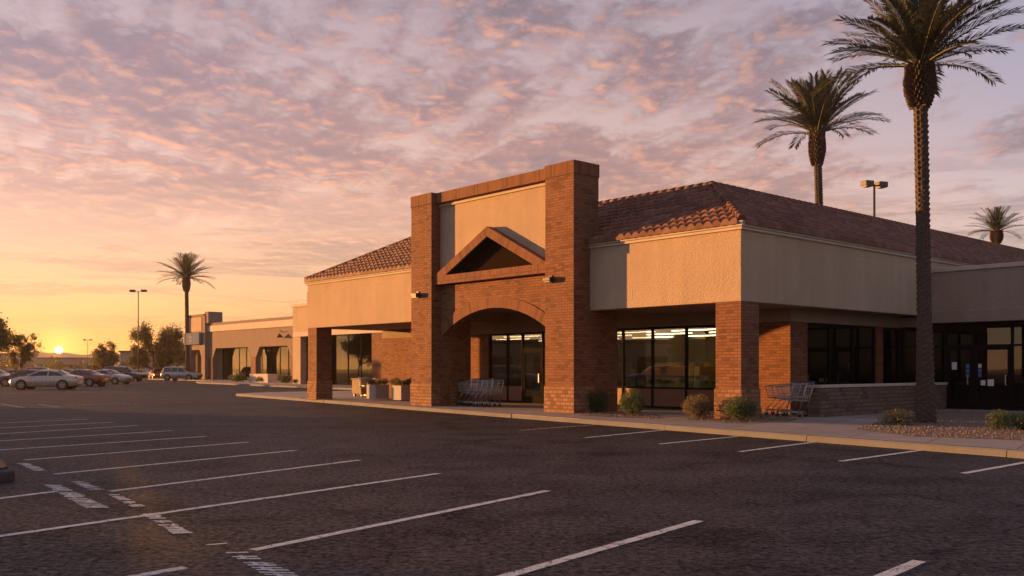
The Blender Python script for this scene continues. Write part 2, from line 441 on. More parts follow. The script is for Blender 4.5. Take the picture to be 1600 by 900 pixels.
for x0, y0, x1, y1 in ((812, 672.5, 935, 663.5), (0, 631, 38, 637), (0, 638.5, 38, 637), (60, 632, 92, 636), (45, 637, 92, 636), (100, 633.5, 150, 632), (130, 632, 300, 629), (60, 656, 140, 652), (0, 616, 60, 613), (250, 624, 350, 622)):
    stripe(pix(x0, y0), pix(x1, y1), .16, 'paint_faded')
def hatch(quad):                                       # worn illegible stencil band between stall rows
    q = [pix(*p) for p in quad]                        # a (near-left top) b c d around the band
    m = MB(); top, bot = (q[0], q[1]), (q[3], q[2])
    L = ((q[0] - q[3]).length + (q[1] - q[2]).length) / 2
    n = max(4, int(L / .095)); k = 0
    for i in range(n):
        if rnd.random() < .1: continue
        f0, f1 = (i + .12 + rnd.uniform(-.1, .1)) / n, (i + .72 + rnd.uniform(-.2, .25)) / n
        u0, u1 = rnd.uniform(0, .12), rnd.uniform(.8, 1)
        def pt(f, u): return q[0].lerp(q[3], f).lerp(q[1].lerp(q[2], f), u)
        a, b, c, d = pt(f0, u0), pt(f0 + .04, u1), pt(f1 + .04, u1), pt(f1, u0)
        m.poly([(p.x, p.y, .0045) for p in (a, b, c, d)])
        if rnd.random() < .55:                          # cross stroke joins neighbours
            e = rnd.uniform(.2, .7); a, b = pt(f0, e), pt(min(1, f1 + .6 / n), e); c, d = pt(min(1, f1 + .6 / n), e + .16), pt(f0, e + .16)
            m.poly([(p.x, p.y, .0052) for p in (a, b, c, d)])
    return struct('stencil_marking', m, 'paint', fix=True)
for qd in (((25, 724), (45, 723.5), (73, 735), (54, 736.5)), ((110, 753), (130, 752), (165, 765), (140, 767)),
           ((67, 757.5), (95, 757), (170, 792.5), (130, 794)), ((167, 773), (186, 772), (228, 790.5), (204, 793)),
           ((218, 803), (246, 802), (302, 832), (270, 835)), ((315, 849), (350, 845), (370, 855), (330, 858)), ((350, 863), (388, 860), (490, 909), (425, 909))):
    hatch(qd)

# kerbed island at the left edge
isl = [pix(22, 745), pix(23, 750), pix(14, 753), pix(-60, 760), pix(-120, 735), pix(-60, 716), pix(4, 728)]
m = MB(); m.prism([(p.x, p.y) for p in isl][::-1], -.02, .14); o = m.build('kerb_island', 'kerb_dark', fix=True, bevel=.03); o['kind'] = 'structure'
c = sum(isl, Vector()) / len(isl)
m = MB(); m.prism([tuple((c + (p - c) * .80).xy) for p in isl][::-1], .1, .17); o = m.build('island_soil', 'soil', fix=True, bevel=.02); o['kind'] = 'structure'

# ------------------------------------------------------------------ the store
B = thing('store_building', 'brick and stucco supermarket with a tall arched gable entrance and a red tiled roof', 'store', (CX, CY, 0), TH)
W_ = 23.19
Lf, Rt = -14.16, -5.61
for poly_out, nm in (((lambda o: [(Rt, -o), (o, -o), (o, 34), (-.3, 34), (-.3, .3), (Rt, .3)]), 'fascia'),
                     ((lambda o: [(-W_ - o, -o), (Lf, -o), (Lf, .3), (-W_ + .3, .3), (-W_ + .3, 16), (-W_ - o, 16)]), 'fascia')):
    f = MB().prism(poly_out(0), 3.32, 4.97).build(nm, 'stucco', B, fix=True, bevel=.02)
    MB().prism(poly_out(-.035), 4.97, 5.262).build('upper_band', 'stucco', f, fix=True)
    t_ = MB(); t_.prism(poly_out(.03), 5.262, 5.34); t_.prism(poly_out(.085), 5.34, 5.44); t_.prism(poly_out(.11), 5.44, 5.475)
    t_.build('cornice', 'trim', f, fix=True)
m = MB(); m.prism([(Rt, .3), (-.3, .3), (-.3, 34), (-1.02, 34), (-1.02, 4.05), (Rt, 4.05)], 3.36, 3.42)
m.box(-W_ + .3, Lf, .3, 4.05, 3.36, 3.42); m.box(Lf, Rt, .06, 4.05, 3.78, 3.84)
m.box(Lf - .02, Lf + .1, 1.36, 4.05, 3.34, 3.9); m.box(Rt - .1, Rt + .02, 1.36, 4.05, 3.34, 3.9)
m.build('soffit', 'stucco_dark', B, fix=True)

# tiled roof: slopes of barrel tiles with stepped courses
def slope(m, p0, du, dn, a_of_b, S=3.53, rise=1.9, z0=5.47, tw=.29, tc=.37, over=.16):
    """p0 eave start (x,y); du unit along the eave; dn unit inwards; a_of_b(b)->(a0,a1) range along the eave at inset b"""
    nb = int(round((math.hypot(S, rise) + over) / tc))
    ln = math.hypot(S, rise)
    for j in range(nb):
        b0 = -over / ln * S + (S + over / ln * S) * j / nb; b1 = -over / ln * S + (S + over / ln * S) * (j + 1.12) / nb
        A0, A1 = a_of_b((b0 + b1) / 2)
        i0, i1 = math.floor(A0 / tw), math.ceil(A1 / tw)
        for i in range(i0, i1):
            row = []
            jz = rnd.uniform(-.006, .006); jb = rnd.uniform(-.012, .012) if j else 0.0
            for s_ in range(7):
                f = s_ / 6
                a = min(max((i + f) * tw, A0), A1)
                hh = .10 * math.sin(math.pi * f) ** .8
                pts = []
                for bb, lift in ((b0 + jb, .075), (b1 + jb, .008)):
                    x = p0[0] + du[0] * a + dn[0] * bb; y = p0[1] + du[1] * a + dn[1] * bb
                    z = z0 + bb / S * rise + lift + hh + jz
                    pts.append((x, y, z))
                x = p0[0] + du[0] * a + dn[0] * (b0 + jb); y = p0[1] + du[1] * a + dn[1] * (b0 + jb)
                pts.append((x, y, z0 + (b0 + jb) / S * rise + hh * .1 - .012))
                row.append([m.vert(*p) for p in pts])
            for s_ in range(6):
                f0, f1 = s_ / 6 * .98 + .01, (s_ + 1) / 6 * .98 + .01
                uv = [(i + f0, j + .05), (i + f1, j + .05), (i + f1, j + .95), (i + f0, j + .95)]
                m.face((row[s_][0], row[s_ + 1][0], row[s_ + 1][1], row[s_][1]), uv, True)
                m.face((row[s_][2], row[s_ + 1][2], row[s_ + 1][0], row[s_][0]), uv, False)
S = 3.53
rf = MB()
slope(rf, (-W_, 0), (1, 0), (0, 1), lambda b: (max(b, -.1), W_ - max(b, -.1)))
slope(rf, (0, 0), (0, 1), (-1, 0), lambda b: (max(b, -.1), 34))
slope(rf, (-W_, 16), (0, -1), (1, 0), lambda b: (0, 16 - max(b, -.1)))
roof = rf.build('roof', 'roof_tile', B)
cap = MB()
def ridge(a, b, r=.105, st=.36):
    a, b = Vector(a), Vector(b); n = int((b - a).length / st); d = (b - a) / n
    for i in range(n):
        cap.tube([a + d * i, a + d * (i + 1.15)], [r * 1.12, r * .9], 8)
ridge((.05, .0 - .05, 5.52), (-S, S, 7.42)); ridge((-W_ - .05, -.05, 5.52), (-W_ + S, S, 7.42))
ridge((-S, S, 7.43), (-W_ + S, S, 7.43), .11); ridge((-S, S, 7.43), (-S, 34, 7.43), .11)
# ridge caps carry the tile colour, varied cap by cap
o = cap.build('ridge_cap', 'roof_tile', roof)
m = MB(); m.prism([(-W_ + S, S), (-S, S), (-S, 34), (-7.5, 34), (-7.5, 16), (-W_ + S, 16)], 7.2, 7.32)
m.build('flat_roof', 'far_roof', B, fix=True)

# brick piers, pillars
def pier(name, x0, x1, y0, y1, z0, z1, base=True, capz=None, mat='brick', proud=.03):
    p = MB().box(x0, x1, y0, y1, z0, z1 if not capz else capz).build(name, mat, B, bevel=.012)
    if base: MB().box(x0 - proud, x1 + proud, y0 - proud, y1 + proud, .1, .95).build('pier_base', 'split_face', p, bevel=.012)
    if capz:
        c = MB(); c.box(x0 - .02, x1 + .02, y0 - .02, y1 + .02, capz, z1); c.build('soldier_course', 'brick_soldier', p, bevel=.012)
    return p
pier('entrance_pier', -6.89, Rt, -.70, .42, .1, 7.95, capz=7.53)
pier('entrance_pier', Lf, -12.89, -.70, .42, .1, 7.95, capz=7.53)
MB().box(-6.35, -5.66, .42, 1.36, .1, 3.80).build('pier_wing', 'brick', B)
MB().box(-14.1, -12.95, .42, 1.2, .1, 3.80).build('pier_wing', 'brick', B)
pier('corner_pillar', -.86, -.02, .03, .87, .1, 3.32)
pier('end_pillar', -23.12, -22.36, .03, .80, .1, 3.32)

# arched wall
xc = (-12.89 - 6.89) / 2; hs, zs, zk = 2.86, 2.72, 3.61
Ra = (hs * hs + (zk - zs) ** 2) / (2 * (zk - zs)); zc = zk - Ra
def arch_z(dx): return zc + math.sqrt(max(0, Ra * Ra - dx * dx))
m = MB(); xs = [xc - hs + 2 * hs * i / 40 for i in range(41)]
yf, yb, zt = -.30, .06, 4.60
for x0, x1 in ((-12.89, xs[0]), (xs[-1], -6.89)): m.box(x0, x1, yf, yb, .1, zt)
for a, b in zip(xs, xs[1:]):
    za, zb = arch_z(a - xc), arch_z(b - xc)
    m.poly([(a, yf, za), (b, yf, zb), (b, yf, zt), (a, yf, zt)]); m.poly([(b, yb, zb), (a, yb, za), (a, yb, zt), (b, yb, zt)])
    m.poly([(a, yb, za), (b, yb, zb), (b, yf, zb), (a, yf, za)])
aw = m.build('arch_wall', 'brick', B)
m = MB(); th = math.asin(hs / Ra); N = 48; tk = .36
for i in range(N):
    a0, a1 = -th + 2 * th * i / N, -th + 2 * th * (i + 1) / N
    def q(a, r, y): return (xc + r * math.sin(a), y, zc + r * math.cos(a))
    u0, u1 = a0 * Ra, a1 * Ra; r0, r1 = Ra - .012, Ra + tk
    m.poly([q(a0, r0, -.33), q(a1, r0, -.33), q(a1, r1, -.33), q(a0, r1, -.33)], [(u0, .03), (u1, .03), (u1, .03 + tk), (u0, .03 + tk)])
    m.poly([q(a0, r0, -.2), q(a1, r0, -.2), q(a1, r0, -.33), q(a0, r0, -.33)], [(u0, .02), (u1, .02), (u1, .15), (u0, .15)])
    m.poly([q(a0, r1, -.33), q(a1, r1, -.33), q(a1, r1, -.2), q(a0, r1, -.2)], [(u0, .02), (u1, .02), (u1, .15), (u0, .15)])
m.build('arch_ring', 'brick_soldier', aw)
# gable
g = MB()
def member(p, uvdir):
    k0 = len(g.f); g.prism(p, -.60, -.12, 'y')
    d = Vector(uvdir).normalized(); e = Vector((-d.y, d.x))
    for fi in range(k0, len(g.f)):
        pts = [g.v[i] for i in g.f[fi]]
        g.uv[fi] = [(Vector((v.x, v.z)).dot(d) + v.y * .0, (Vector((v.x, v.z)) - Vector((xc, 4.93))).dot(e) % 5 + .01 + v.y * .25) for v in pts]
member([(-12.888, 4.57), (-6.892, 4.57), (-6.892, 4.88), (-12.888, 4.88)], (1, 0))
member([(-12.888, 4.882), (xc - 2.32, 4.882), (xc - .001, 6.04), (xc - .001, 6.38)], (3, 1.49))
member([(xc + .001, 6.38), (xc + .001, 6.04), (xc + 2.32, 4.882), (-6.892, 4.882)], (3, -1.49))
gf = g.build('gable_frame', 'brick_soldier', B, fix=True)
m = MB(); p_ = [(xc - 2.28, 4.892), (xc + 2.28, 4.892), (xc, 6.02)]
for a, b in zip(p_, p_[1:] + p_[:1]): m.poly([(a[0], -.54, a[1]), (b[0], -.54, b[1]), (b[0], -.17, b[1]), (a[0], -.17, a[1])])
m.poly([(x, -.17, z) for x, z in p_]); m.build('gable_recess', 'gable_shade_lining', gf)  # blackened lining covers the sunlit inner faces so the triangle reads as shaded
m = MB(); m.prism([(-12.89, 4.84), (xc, 6.33), (-6.89, 4.84), (-6.89, 7.56), (-12.89, 7.56)], -.30, .42, 'y')
m.build('stucco_panel', 'stucco', B, fix=True)
m = MB(); m.box(-12.89, -6.89, -.545, .12, 7.55, 7.93); k = m.build('parapet_cap', 'brick_soldier', B, bevel=.01)
MB().box(-12.89, -6.89, -.36, -.29, 7.44, 7.55).build('parapet_moulding', 'trim', B)
# wall lamps on the piers
for x, z in ((-6.62, 4.30), (-13.72, 4.22)):
    w = MB().box(x - .17, x + .17, -.92, -.735, z - .05, z + .09).build('wall_lamp', 'dark_metal', B, bevel=.02)
    MB().box(x - .07, x + .07, -.74, -.695, z - .1, z + .14).build('bracket', 'dark_metal', w)
    MB().box(x - .13, x + .13, -.90, -.75, z - .075, z - .048).build('lens', 'lens', w)
# walls under the overhang
MB().box(-W_, -15.27, 4.05, 4.35, .1, 2.95).build('brick_wall', 'brick', B)
MB().prism([(-2.3, 4.05), (-1.02, 4.05), (-1.02, 5.03), (-1.32, 5.03), (-1.32, 4.35), (-2.3, 4.35)], .1, 2.95).build('brick_wall', 'brick', B)
MB().box(-1.32, -1.02, 9.46, 9.92, .1, 2.95).build('brick_wall', 'brick', B)
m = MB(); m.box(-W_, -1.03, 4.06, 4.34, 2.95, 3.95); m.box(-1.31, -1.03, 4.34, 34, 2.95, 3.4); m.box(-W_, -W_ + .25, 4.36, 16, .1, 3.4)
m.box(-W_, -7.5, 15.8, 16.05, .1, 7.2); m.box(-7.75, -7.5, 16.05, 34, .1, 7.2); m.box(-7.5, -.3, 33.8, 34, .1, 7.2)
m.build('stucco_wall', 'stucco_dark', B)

def storefront(parent, axis, fixed, spans, doors=(), top=2.95, zk_=.8, kick='kick_panel', pane='store_glass', transom=2.24, tr_all=False, inward=1):
    """spans: sorted list of mullion positions along the axis; the frame stands at `fixed`, glass behind it"""
    fr = MB(); pn = []; kps = []
    def bx(mb, a0, a1, d0, d1, z0, z1):
        lo, hi = sorted((fixed + d0 * inward, fixed + d1 * inward))
        if axis == 'x': mb.box(a0, a1, lo, hi, z0, z1)
        else: mb.box(lo, hi, a0, a1, z0, z1)
    for a in spans: bx(fr, a - .035, a + .035, .05, .16, .12, top)
    f_obj = None
    for a, b in zip(spans, spans[1:]):
        isd = any(abs(a - d) < .01 for d in doors)
        bx(fr, a + .035, b - .035, .06, .15, top - .08, top - .002); bx(fr, a + .035, b - .035, .06, .15, .122, .20)
        zz = [.20, top - .08]
        if isd or tr_all: bx(fr, a + .035, b - .035, .06, .15, transom, transom + .07)
        if not isd and kick:
            bx(fr, a + .035, b - .035, .06, .15, zk_, zk_ + .06); kp = MB(); bx(kp, a + .035, b - .035, .09, .12, .20, zk_); kps.append(kp)
            zz = [zk_ + .06, top - .08]
        if isd:
            pn.append((a + .035, b - .035, transom + .07, top - .08))
        elif tr_all:
            pn.append((a + .035, b - .035, zz[0], transom)); pn.append((a + .035, b - .035, transom + .07, zz[1]))
        else: pn.append((a + .035, b - .035, *zz))
    f_obj = fr.build('storefront_frame', 'bronze_frame', parent)
    for a, b, z0, z1 in pn:
        q = MB(); bx(q, a, b, .10, .106, z0, z1); q.build('pane', pane, f_obj)
    for kp in kps: kp.build('kick_panel', kick, f_obj)
    for a, b in zip(spans, spans[1:]):
        if any(abs(a - d) < .01 for d in doors):
            d = MB()
            for z0, z1 in ((.205, .42), (transom - .11, transom - .01)): bx(d, a + .045, b - .045, .07, .14, z0, z1)
            for c0, c1 in ((a + .045, a + .14), (b - .14, b - .045)): bx(d, c0, c1, .07, .14, .42, transom - .11)
            do = d.build('entrance_door', 'bronze_frame', parent)
            q = MB(); bx(q, a + .14, b - .14, .10, .106, .42, transom - .11); q.build('pane', pane, do)
            h = MB(); bx(h, b - .2, b - .17, .01, .04, .95, 1.3); bx(h, b - .2, b - .17, .03, .08, .95, .98); bx(h, b - .2, b - .17, .03, .08, 1.27, 1.3)
            h.build('handle', 'steel', do)
    return f_obj
storefront(B, 'x', 4.05, [-15.23, -14.14, -13.24, -12.05, -10.86, -9.4, -7.88, -6.51, -5.04, -3.65, -2.34], doors=(-13.24, -12.05), kick='kick_panel')
storefront(B, 'y', -1.02, [5.07, 6.5, 7.95, 9.42], kick=None, pane='dark_glass', inward=-1)
storefront(B, 'y', -1.02, [9.96, 11.28], kick=None, pane='dark_glass', inward=-1)
# interior of the lit store
m = MB(); m.box(-22.9, -2.2, 14.0, 14.2, .1, 3.6); m.box(-22.9, -22.7, 4.4, 14, .1, 3.6); m.box(-2.4, -2.2, 4.4, 14, .1, 3.6); m.build('interior_wall', 'interior_wall', B)
MB().box(-22.7, -2.4, 4.3, 14, .10, .13).build('interior_floor', 'interior_floor', B)
MB().box(-22.7, -2.4, 4.36, 14, 3.02, 3.12).build('interior_ceiling', 'interior_ceiling', B)
MB().box(-2.19, -2.15, 4.4, 33, .1, 3.4).build('partition', 'interior_dark', B)
for y in (5.6, 7.6, 10.0, 12.9):
    for x in range(6):
        m = MB().box(-21.6 + x * 3.3, -19.2 + x * 3.3, y - .04, y + .04, 2.955, 2.985); m.build('ceiling_light', 'tube_light', B)
# goods shelves inside
def shelf_unit(label, x, y):
    t = thing('display_shelf', label, 'shelf', loc2w(x, y, .13), TH, 'shelves behind the shop windows')
    f = MB(); f.box(-1.1, 1.1, -.03, .03, 0, 1.6)
    for z in (.08, .62, 1.12): f.box(-1.1, 1.1, -.4, .4, z, z + .03)
    f.build('rack', 'goods_white', t)
    for mt, z in (('goods_yellow', 1.15), ('goods_green', .65), ('goods_red', .11)):
        g_ = MB(); x0, pr = -1.05, None                  # one stepped row of packages per tier
        for i in range(12):
            hgt = rnd.uniform(.16, .33); q = [g_.vert(x0 + i * .175, -.34, z + .001), g_.vert(x0 + i * .175, -.34, z + hgt), g_.vert(x0 + i * .175, .34, z + hgt), g_.vert(x0 + i * .175, .34, z + .001)]
            w = [g_.vert(v.x + .175, v.y, v.z) for v in (g_.v[k] for k in q)]
            for k in range(3): g_.face((q[k], w[k], w[k + 1], q[k + 1]))
            g_.face(q[::-1] if False else q); g_.face(w[::-1])
        bm = bmesh.new(); o = g_.build('goods_row', mt, t); bm.from_mesh(o.data); bmesh.ops.remove_doubles(bm, verts=bm.verts, dist=.0005); bm.to_mesh(o.data); bm.free()
shelf_unit('goods shelf behind the shop window beside the corner pillar', -4.2, 5.5)
shelf_unit('goods shelf behind the window beside the right entrance pier', -6.9, 5.6)
shelf_unit('goods shelf behind the glass between the entrance door and the right pier', -9.9, 5.6)
shelf_unit('goods shelf behind the leftmost glass seen through the entrance arch', -14.1, 5.7)

# low brick wall by the side arcade
lw = thing('low_wall', 'waist high brown brick wall with a pale cap beside the shopping carts', 'wall', (CX, CY, 0), TH)
MB().box(.26, .66, 2.9, 11.08, .1, .95).build('brickwork', 'low_wall_brick', lw, bevel=.015)
MB().box(.22, .70, 2.86, 11.09, .95, 1.03).build('coping', 'trim', lw, bevel=.012)

# side wing to the right
Wg = thing('wing_building', 'single storey tan stucco wing with dark glass doors at the right edge', 'shop', (CX, CY, 0), TH)
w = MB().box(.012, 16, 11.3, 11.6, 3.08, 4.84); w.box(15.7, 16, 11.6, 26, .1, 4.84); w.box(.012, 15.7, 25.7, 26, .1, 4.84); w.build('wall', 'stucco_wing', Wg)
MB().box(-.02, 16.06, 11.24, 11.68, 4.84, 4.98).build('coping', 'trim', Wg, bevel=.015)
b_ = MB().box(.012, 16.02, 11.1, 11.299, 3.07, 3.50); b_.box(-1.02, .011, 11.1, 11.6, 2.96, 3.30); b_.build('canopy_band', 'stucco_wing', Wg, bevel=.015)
MB().box(.012, 15.7, 11.6, 25.7, 4.4, 4.5).build('flat_roof', 'far_roof', Wg)
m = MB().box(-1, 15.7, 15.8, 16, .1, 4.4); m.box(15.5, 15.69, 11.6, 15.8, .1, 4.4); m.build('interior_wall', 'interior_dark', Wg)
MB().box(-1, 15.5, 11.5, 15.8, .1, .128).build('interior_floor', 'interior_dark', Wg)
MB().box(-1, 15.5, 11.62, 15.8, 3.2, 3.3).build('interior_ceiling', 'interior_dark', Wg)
glass('wing_glass', (.12, .12, .12), .02)
wf = storefront(Wg, 'x', 11.3, [-.98, -.2, .50, 1.44, 2.66, 4.0, 6.0, 8.0], doors=(.50, 1.44), kick=None, pane='wing_glass', top=3.07, tr_all=True)
for x0, w_, z0, h_, mt in ((.70, .17, 1.47, .25, 'white_paper'), (1.17, .15, 1.52, .13, 'blue_paper'), (1.17, .15, 1.36, .13, 'blue_paper'), (1.17, .15, 1.2, .13, 'blue_paper'),
                           (1.55, .13, 1.53, .13, 'white_paper'), (1.55, .13, 1.37, .13, 'blue_paper'), (1.55, .13, 1.22, .12, 'blue_paper'), (1.66, .15, .94, .17, 'white_paper'), (1.88, .2, .92, .22, 'white_paper')):
    MB().box(x0, x0 + w_, 11.392, 11.397, z0, z0 + h_).build('notice', mt, wf)

# ------------------------------------------------------------------ strip mall beyond
SB = thing('strip_mall', 'long dusty brown strip mall with chamfered arches and a corner tower', 'shops', (CX, CY, 0), TH)
def opening_wall(mb, x0, x1, z1, ops, y0, y1):
    xs_ = x0
    for a, b, zt_, ch in ops:
        mb.box(xs_, a, y0, y1, .1, zt_ + .02)
        mb.prism([(a, zt_ + .02), (a, zt_ - ch), (a + ch * .75, zt_ + .02)], y0, y1, 'y')
        mb.prism([(b, zt_ + .02), (b - ch * .75, zt_ + .02), (b, zt_ - ch)], y0, y1, 'y')
        xs_ = b
    mb.box(xs_, x1, y0, y1, .1, max(o[2] for o in ops) + .02)
    zb = max(o[2] for o in ops) + .02
    mb.box(x0, x1, y0, y1, zb, z1)
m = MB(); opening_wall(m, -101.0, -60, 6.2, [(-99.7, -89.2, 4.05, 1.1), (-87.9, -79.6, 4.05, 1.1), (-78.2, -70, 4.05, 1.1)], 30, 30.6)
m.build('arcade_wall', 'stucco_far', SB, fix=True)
for a, b in ((-100.98, -99.75), (-89.15, -87.95), (-79.55, -78.25)): MB().box(a, b, 29.94, 29.999, .1, 2.9).build('brick_pillar', 'brick', SB)
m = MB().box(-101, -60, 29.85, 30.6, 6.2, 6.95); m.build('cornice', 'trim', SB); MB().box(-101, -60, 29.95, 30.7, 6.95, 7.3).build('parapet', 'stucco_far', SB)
m = MB(); m.box(-101, -60, 31.6, 34.2, 4.1, 4.3); m.box(-101, -99.64, 30.6, 34, .1, 4.1); m.box(-107, -60, 44, 44.3, .1, 7); m.box(-107, -106.7, 31, 44, .1, 7); m.build('wall', 'stucco_dark', SB)
MB().box(-107, -60, 30.7, 44, 6.2, 6.4).build('flat_roof', 'far_roof', SB)
storefront(SB, 'x', 31.2, [-99.6, -97.2, -95, -93, -91, -89, -86.5, -84.5, -82.5, -80.5, -78, -75, -72, -69, -60], kick=None, top=4.1, pane='strip_glass')
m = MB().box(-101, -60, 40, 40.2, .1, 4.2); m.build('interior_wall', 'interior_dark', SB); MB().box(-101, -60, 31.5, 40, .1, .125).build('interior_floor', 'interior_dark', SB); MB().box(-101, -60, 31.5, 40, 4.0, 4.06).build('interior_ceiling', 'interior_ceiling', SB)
for i in range(2): MB().box(-98 + i * 9, -95.5 + i * 4, 36, 36.15, 3.8, 3.86).build('ceiling_light', 'tube_light', SB)
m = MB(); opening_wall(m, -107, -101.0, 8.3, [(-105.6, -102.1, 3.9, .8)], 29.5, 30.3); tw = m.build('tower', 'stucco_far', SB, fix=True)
m = MB().box(-101.3, -100.2, 29.6, 31.5, 7.3, 8.75); m.box(-107.2, -101.3, 29.45, 31.5, 8.3, 8.5); m.build('tower_cap', 'stucco_far', SB)
MB().box(-106.4, -101.9, 29.44, 29.5, 6.3, 8.1).build('tower_panel', 'stucco', SB)
sg = MB().box(-106.7, -101.9, 29.1, 29.44, 4.6, 6.15).build('shop_sign', 'sign_blue', SB, bevel=.03)
m = MB()
for k in range(6):
    a = k * math.pi / 3 + .5; c_, s_ = math.cos(a), math.sin(a)
    pts = [(-104.3 + c_ * r_ - s_ * w__, 5.36 + s_ * r_ + c_ * w__) for r_, w__ in ((.2, 0), (.38, -.09), (.58, 0), (.38, .09))]
    m.prism(pts, 29.05, 29.11, 'y')
m.build('emblem', 'sign_white', sg, fix=True)
MB().box(-107, -101.1, 33, 33.2, .1, 4).build('wall', 'stucco_wing', SB)
pp = MB().box(-105.2, -103.6, 32.9, 32.99, 1.4, 2.6).build('poster', 'red_panel', SB); MB().box(-103.3, -102.4, 32.9, 32.99, .4, 2.7).build('poster', 'sign_white', SB)
bl = MB(); bl.lathe([(.45, 0), (.12, .35), (.06, .4)], 12, (-81.3, 29.5, 5.0)); bl.build('barn_lamp', 'dark_metal', SB)
MB().tube([(-81.3, 30, 5.6), (-81.3, 29.6, 5.75), (-81.3, 29.5, 5.4)], .04).build('lamp_arm', 'dark_metal', SB)

PT = thing('portico_shop', 'tan stucco shop front with a square portico behind the store left pillar', 'shop', (CX, CY, 0), TH)
m = MB(); m.box(-61.7, -60.3, 20.4, 21, .1, 7.0); m.box(-60.3, -24.5, 20.4, 21, 4.6, 7.0); m.box(-24.9, -24.5, 20.4, 21, .1, 4.6)
for a, b in ((-57.9, -56.6), (-48.9, -47.4), (-41.5, -24.91)): MB().box(a, b, 20.402, 21, .1, 4.6).build('brick_pillar', 'brick', PT)
m.box(-61.7, -61.4, 21, 40, .1, 7.0); m.build('wall', 'stucco', PT)
MB().box(-61.85, -24.5, 20.28, 21, 7.0, 7.25).build('coping', 'trim', PT)
MB().box(-61.4, -24.6, 20.3, 20.399, 4.35, 4.75).build('lintel_band', 'trim', PT)
MB().box(-61.4, -24.5, 21, 40, 6.8, 6.9).build('flat_roof', 'far_roof', PT)
storefront(PT, 'x', 21.0, [-60, -57, -55.5, -53.5, -51.5, -49.3, -46], kick=None, top=4.6, pane='strip_glass')
m = MB().box(-46, -41.5, 21.0, 21.2, .1, 4.6); m.build('door_recess', 'bin_brown', PT)
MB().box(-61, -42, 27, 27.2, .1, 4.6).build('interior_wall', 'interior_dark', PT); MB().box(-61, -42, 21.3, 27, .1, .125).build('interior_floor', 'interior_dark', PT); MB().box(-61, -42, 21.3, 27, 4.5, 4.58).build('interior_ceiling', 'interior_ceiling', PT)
def uvw(pts): return [tuple(loc2w(-u, v).xy) for u, v in pts]
farpave = uvw([(82, 20.2), (78, 18.7), (62, 16.6), (49.7, 15.1), (28, 12.4), (26, 24), (26, 46), (118, 46), (118, 27.5), (100, 26.5), (88, 25)])
pave('far_pavement', farpave, .12, 'concrete')
kerb('far_kerb', uvw([(118, 27.5), (100, 26.5), (88, 25), (82, 20.2), (78, 18.7), (62, 16.6), (49.7, 15.1), (28, 12.4)]), .12)
pw = thing('planter_wall', 'low pale concrete planter wall among shrubs before the strip mall', 'planter', atd(411, 95, .12), R(-50))
m = MB(); L2 = 2.1
m.box(-L2, L2, -.5, -.4, 0, .85); m.box(-L2, L2, .4, .5, 0, .85); m.box(-L2, -L2 + .12, -.4, .4, 0, .85); m.box(L2 - .12, L2, -.4, .4, 0, .85); m.build('box', 'planter_concrete', pw)
MB().box(-L2 + .12, L2 - .12, -.4, .4, .3, .75).build('soil', 'soil', pw)

# ------------------------------------------------------------------ plants
def leafquad(m, c, s, rr, up=.3, narrow=.55):
    d = Vector((rr.gauss(0, 1), rr.gauss(0, 1), rr.gauss(up, 1))).normalized()
    a = d.cross(Vector((rr.gauss(0, 1), rr.gauss(0, 1), rr.gauss(0, 1)))).normalized()
    w = a * s * narrow * .5
    p0, p1 = c - d * s * .5, c + d * s * .5; mid = c + d.cross(a) * s * .12
    m.poly([p0, mid + w, p1, mid - w])
def bush_mesh(rx, rz, n, s, seed, flat=0.0):
    rr = random.Random(seed); m = MB(); st = MB()
    lob = [(Vector((rr.uniform(-.6, .6) * rx, rr.uniform(-.6, .6) * rx, rr.uniform(.35, 1.0) * rz)), rr.uniform(.35, .6)) for _ in range(9)]
    lob += [(Vector((0, 0, rz * .8)), .92)] * 9
    for i in range(n):
        c, r_ = rr.choice(lob)
        d = Vector((rr.gauss(0, 1), rr.gauss(0, 1), rr.gauss(0, 1))).normalized() * (rr.random() ** .35)
        p = c + Vector((d.x * rx * r_, d.y * rx * r_, d.z * rz * r_ * .9))
        if p.z < .02: p.z = rr.uniform(.02, .12)
        leafquad(m, p, s * rr.uniform(.6, 1.3), rr, .5)
    for i in range(14):
        a = rr.uniform(0, 6.28); e = Vector((math.cos(a) * rx * rr.uniform(.3, .9), math.sin(a) * rx * rr.uniform(.3, .9), rz * rr.uniform(.8, 1.35)))
        st.tube([(0, 0, 0), e * .5 + Vector((0, 0, .05)), e], [.014, .009, .004], 4)
        for q in range(3): leafquad(m, e * rr.uniform(.85, 1.04), s, rr, .6)
    return m, st
def bush(label, loc, rx, rz, n=3600, s=.05, mat='bush_leaf', seed=1, group=None, name='shrub'):
    t = thing(name, label, 'shrub', loc, rnd.uniform(0, 6), group)
    m, st = bush_mesh(rx, rz, n, s, seed)
    m.build('foliage', mat, t); st.build('stem', 'tree_bark', t)
    return t
G1 = 'clipped shrubs along the store front'
bush('round dark green shrub against the right entrance pier', pix(932, 644.5, .12), .42, .48, seed=1, group=G1)
bush('green shrub standing before the shop window', pix(988, 649.5, .12), .42, .5, seed=2, group=G1, mat='bush_leaf')
bush('yellowish dry shrub left of the corner pillar', pix(1091, 655, .12), .46, .44, seed=3, group=G1, mat='bush_dry')
bush('dense shrub at the foot of the corner pillar', pix(1157, 658.5, .12), .46, .42, seed=4, group=G1)
G2 = 'low shrubs in the gravel'
bush('low sprawling shrub at the foot of the big palm', pix(1403, 664, .12), .5, .26, n=1200, seed=5, group=G2, mat='bush_dry')
bush('low leafy shrub in the gravel before the glass doors', pix(1561, 672, .12), .33, .3, n=1100, seed=6, group=G2)
bush('small shrub cut by the right picture edge', pix(1598, 673, .12), .26, .28, n=800, seed=7, group=G2)
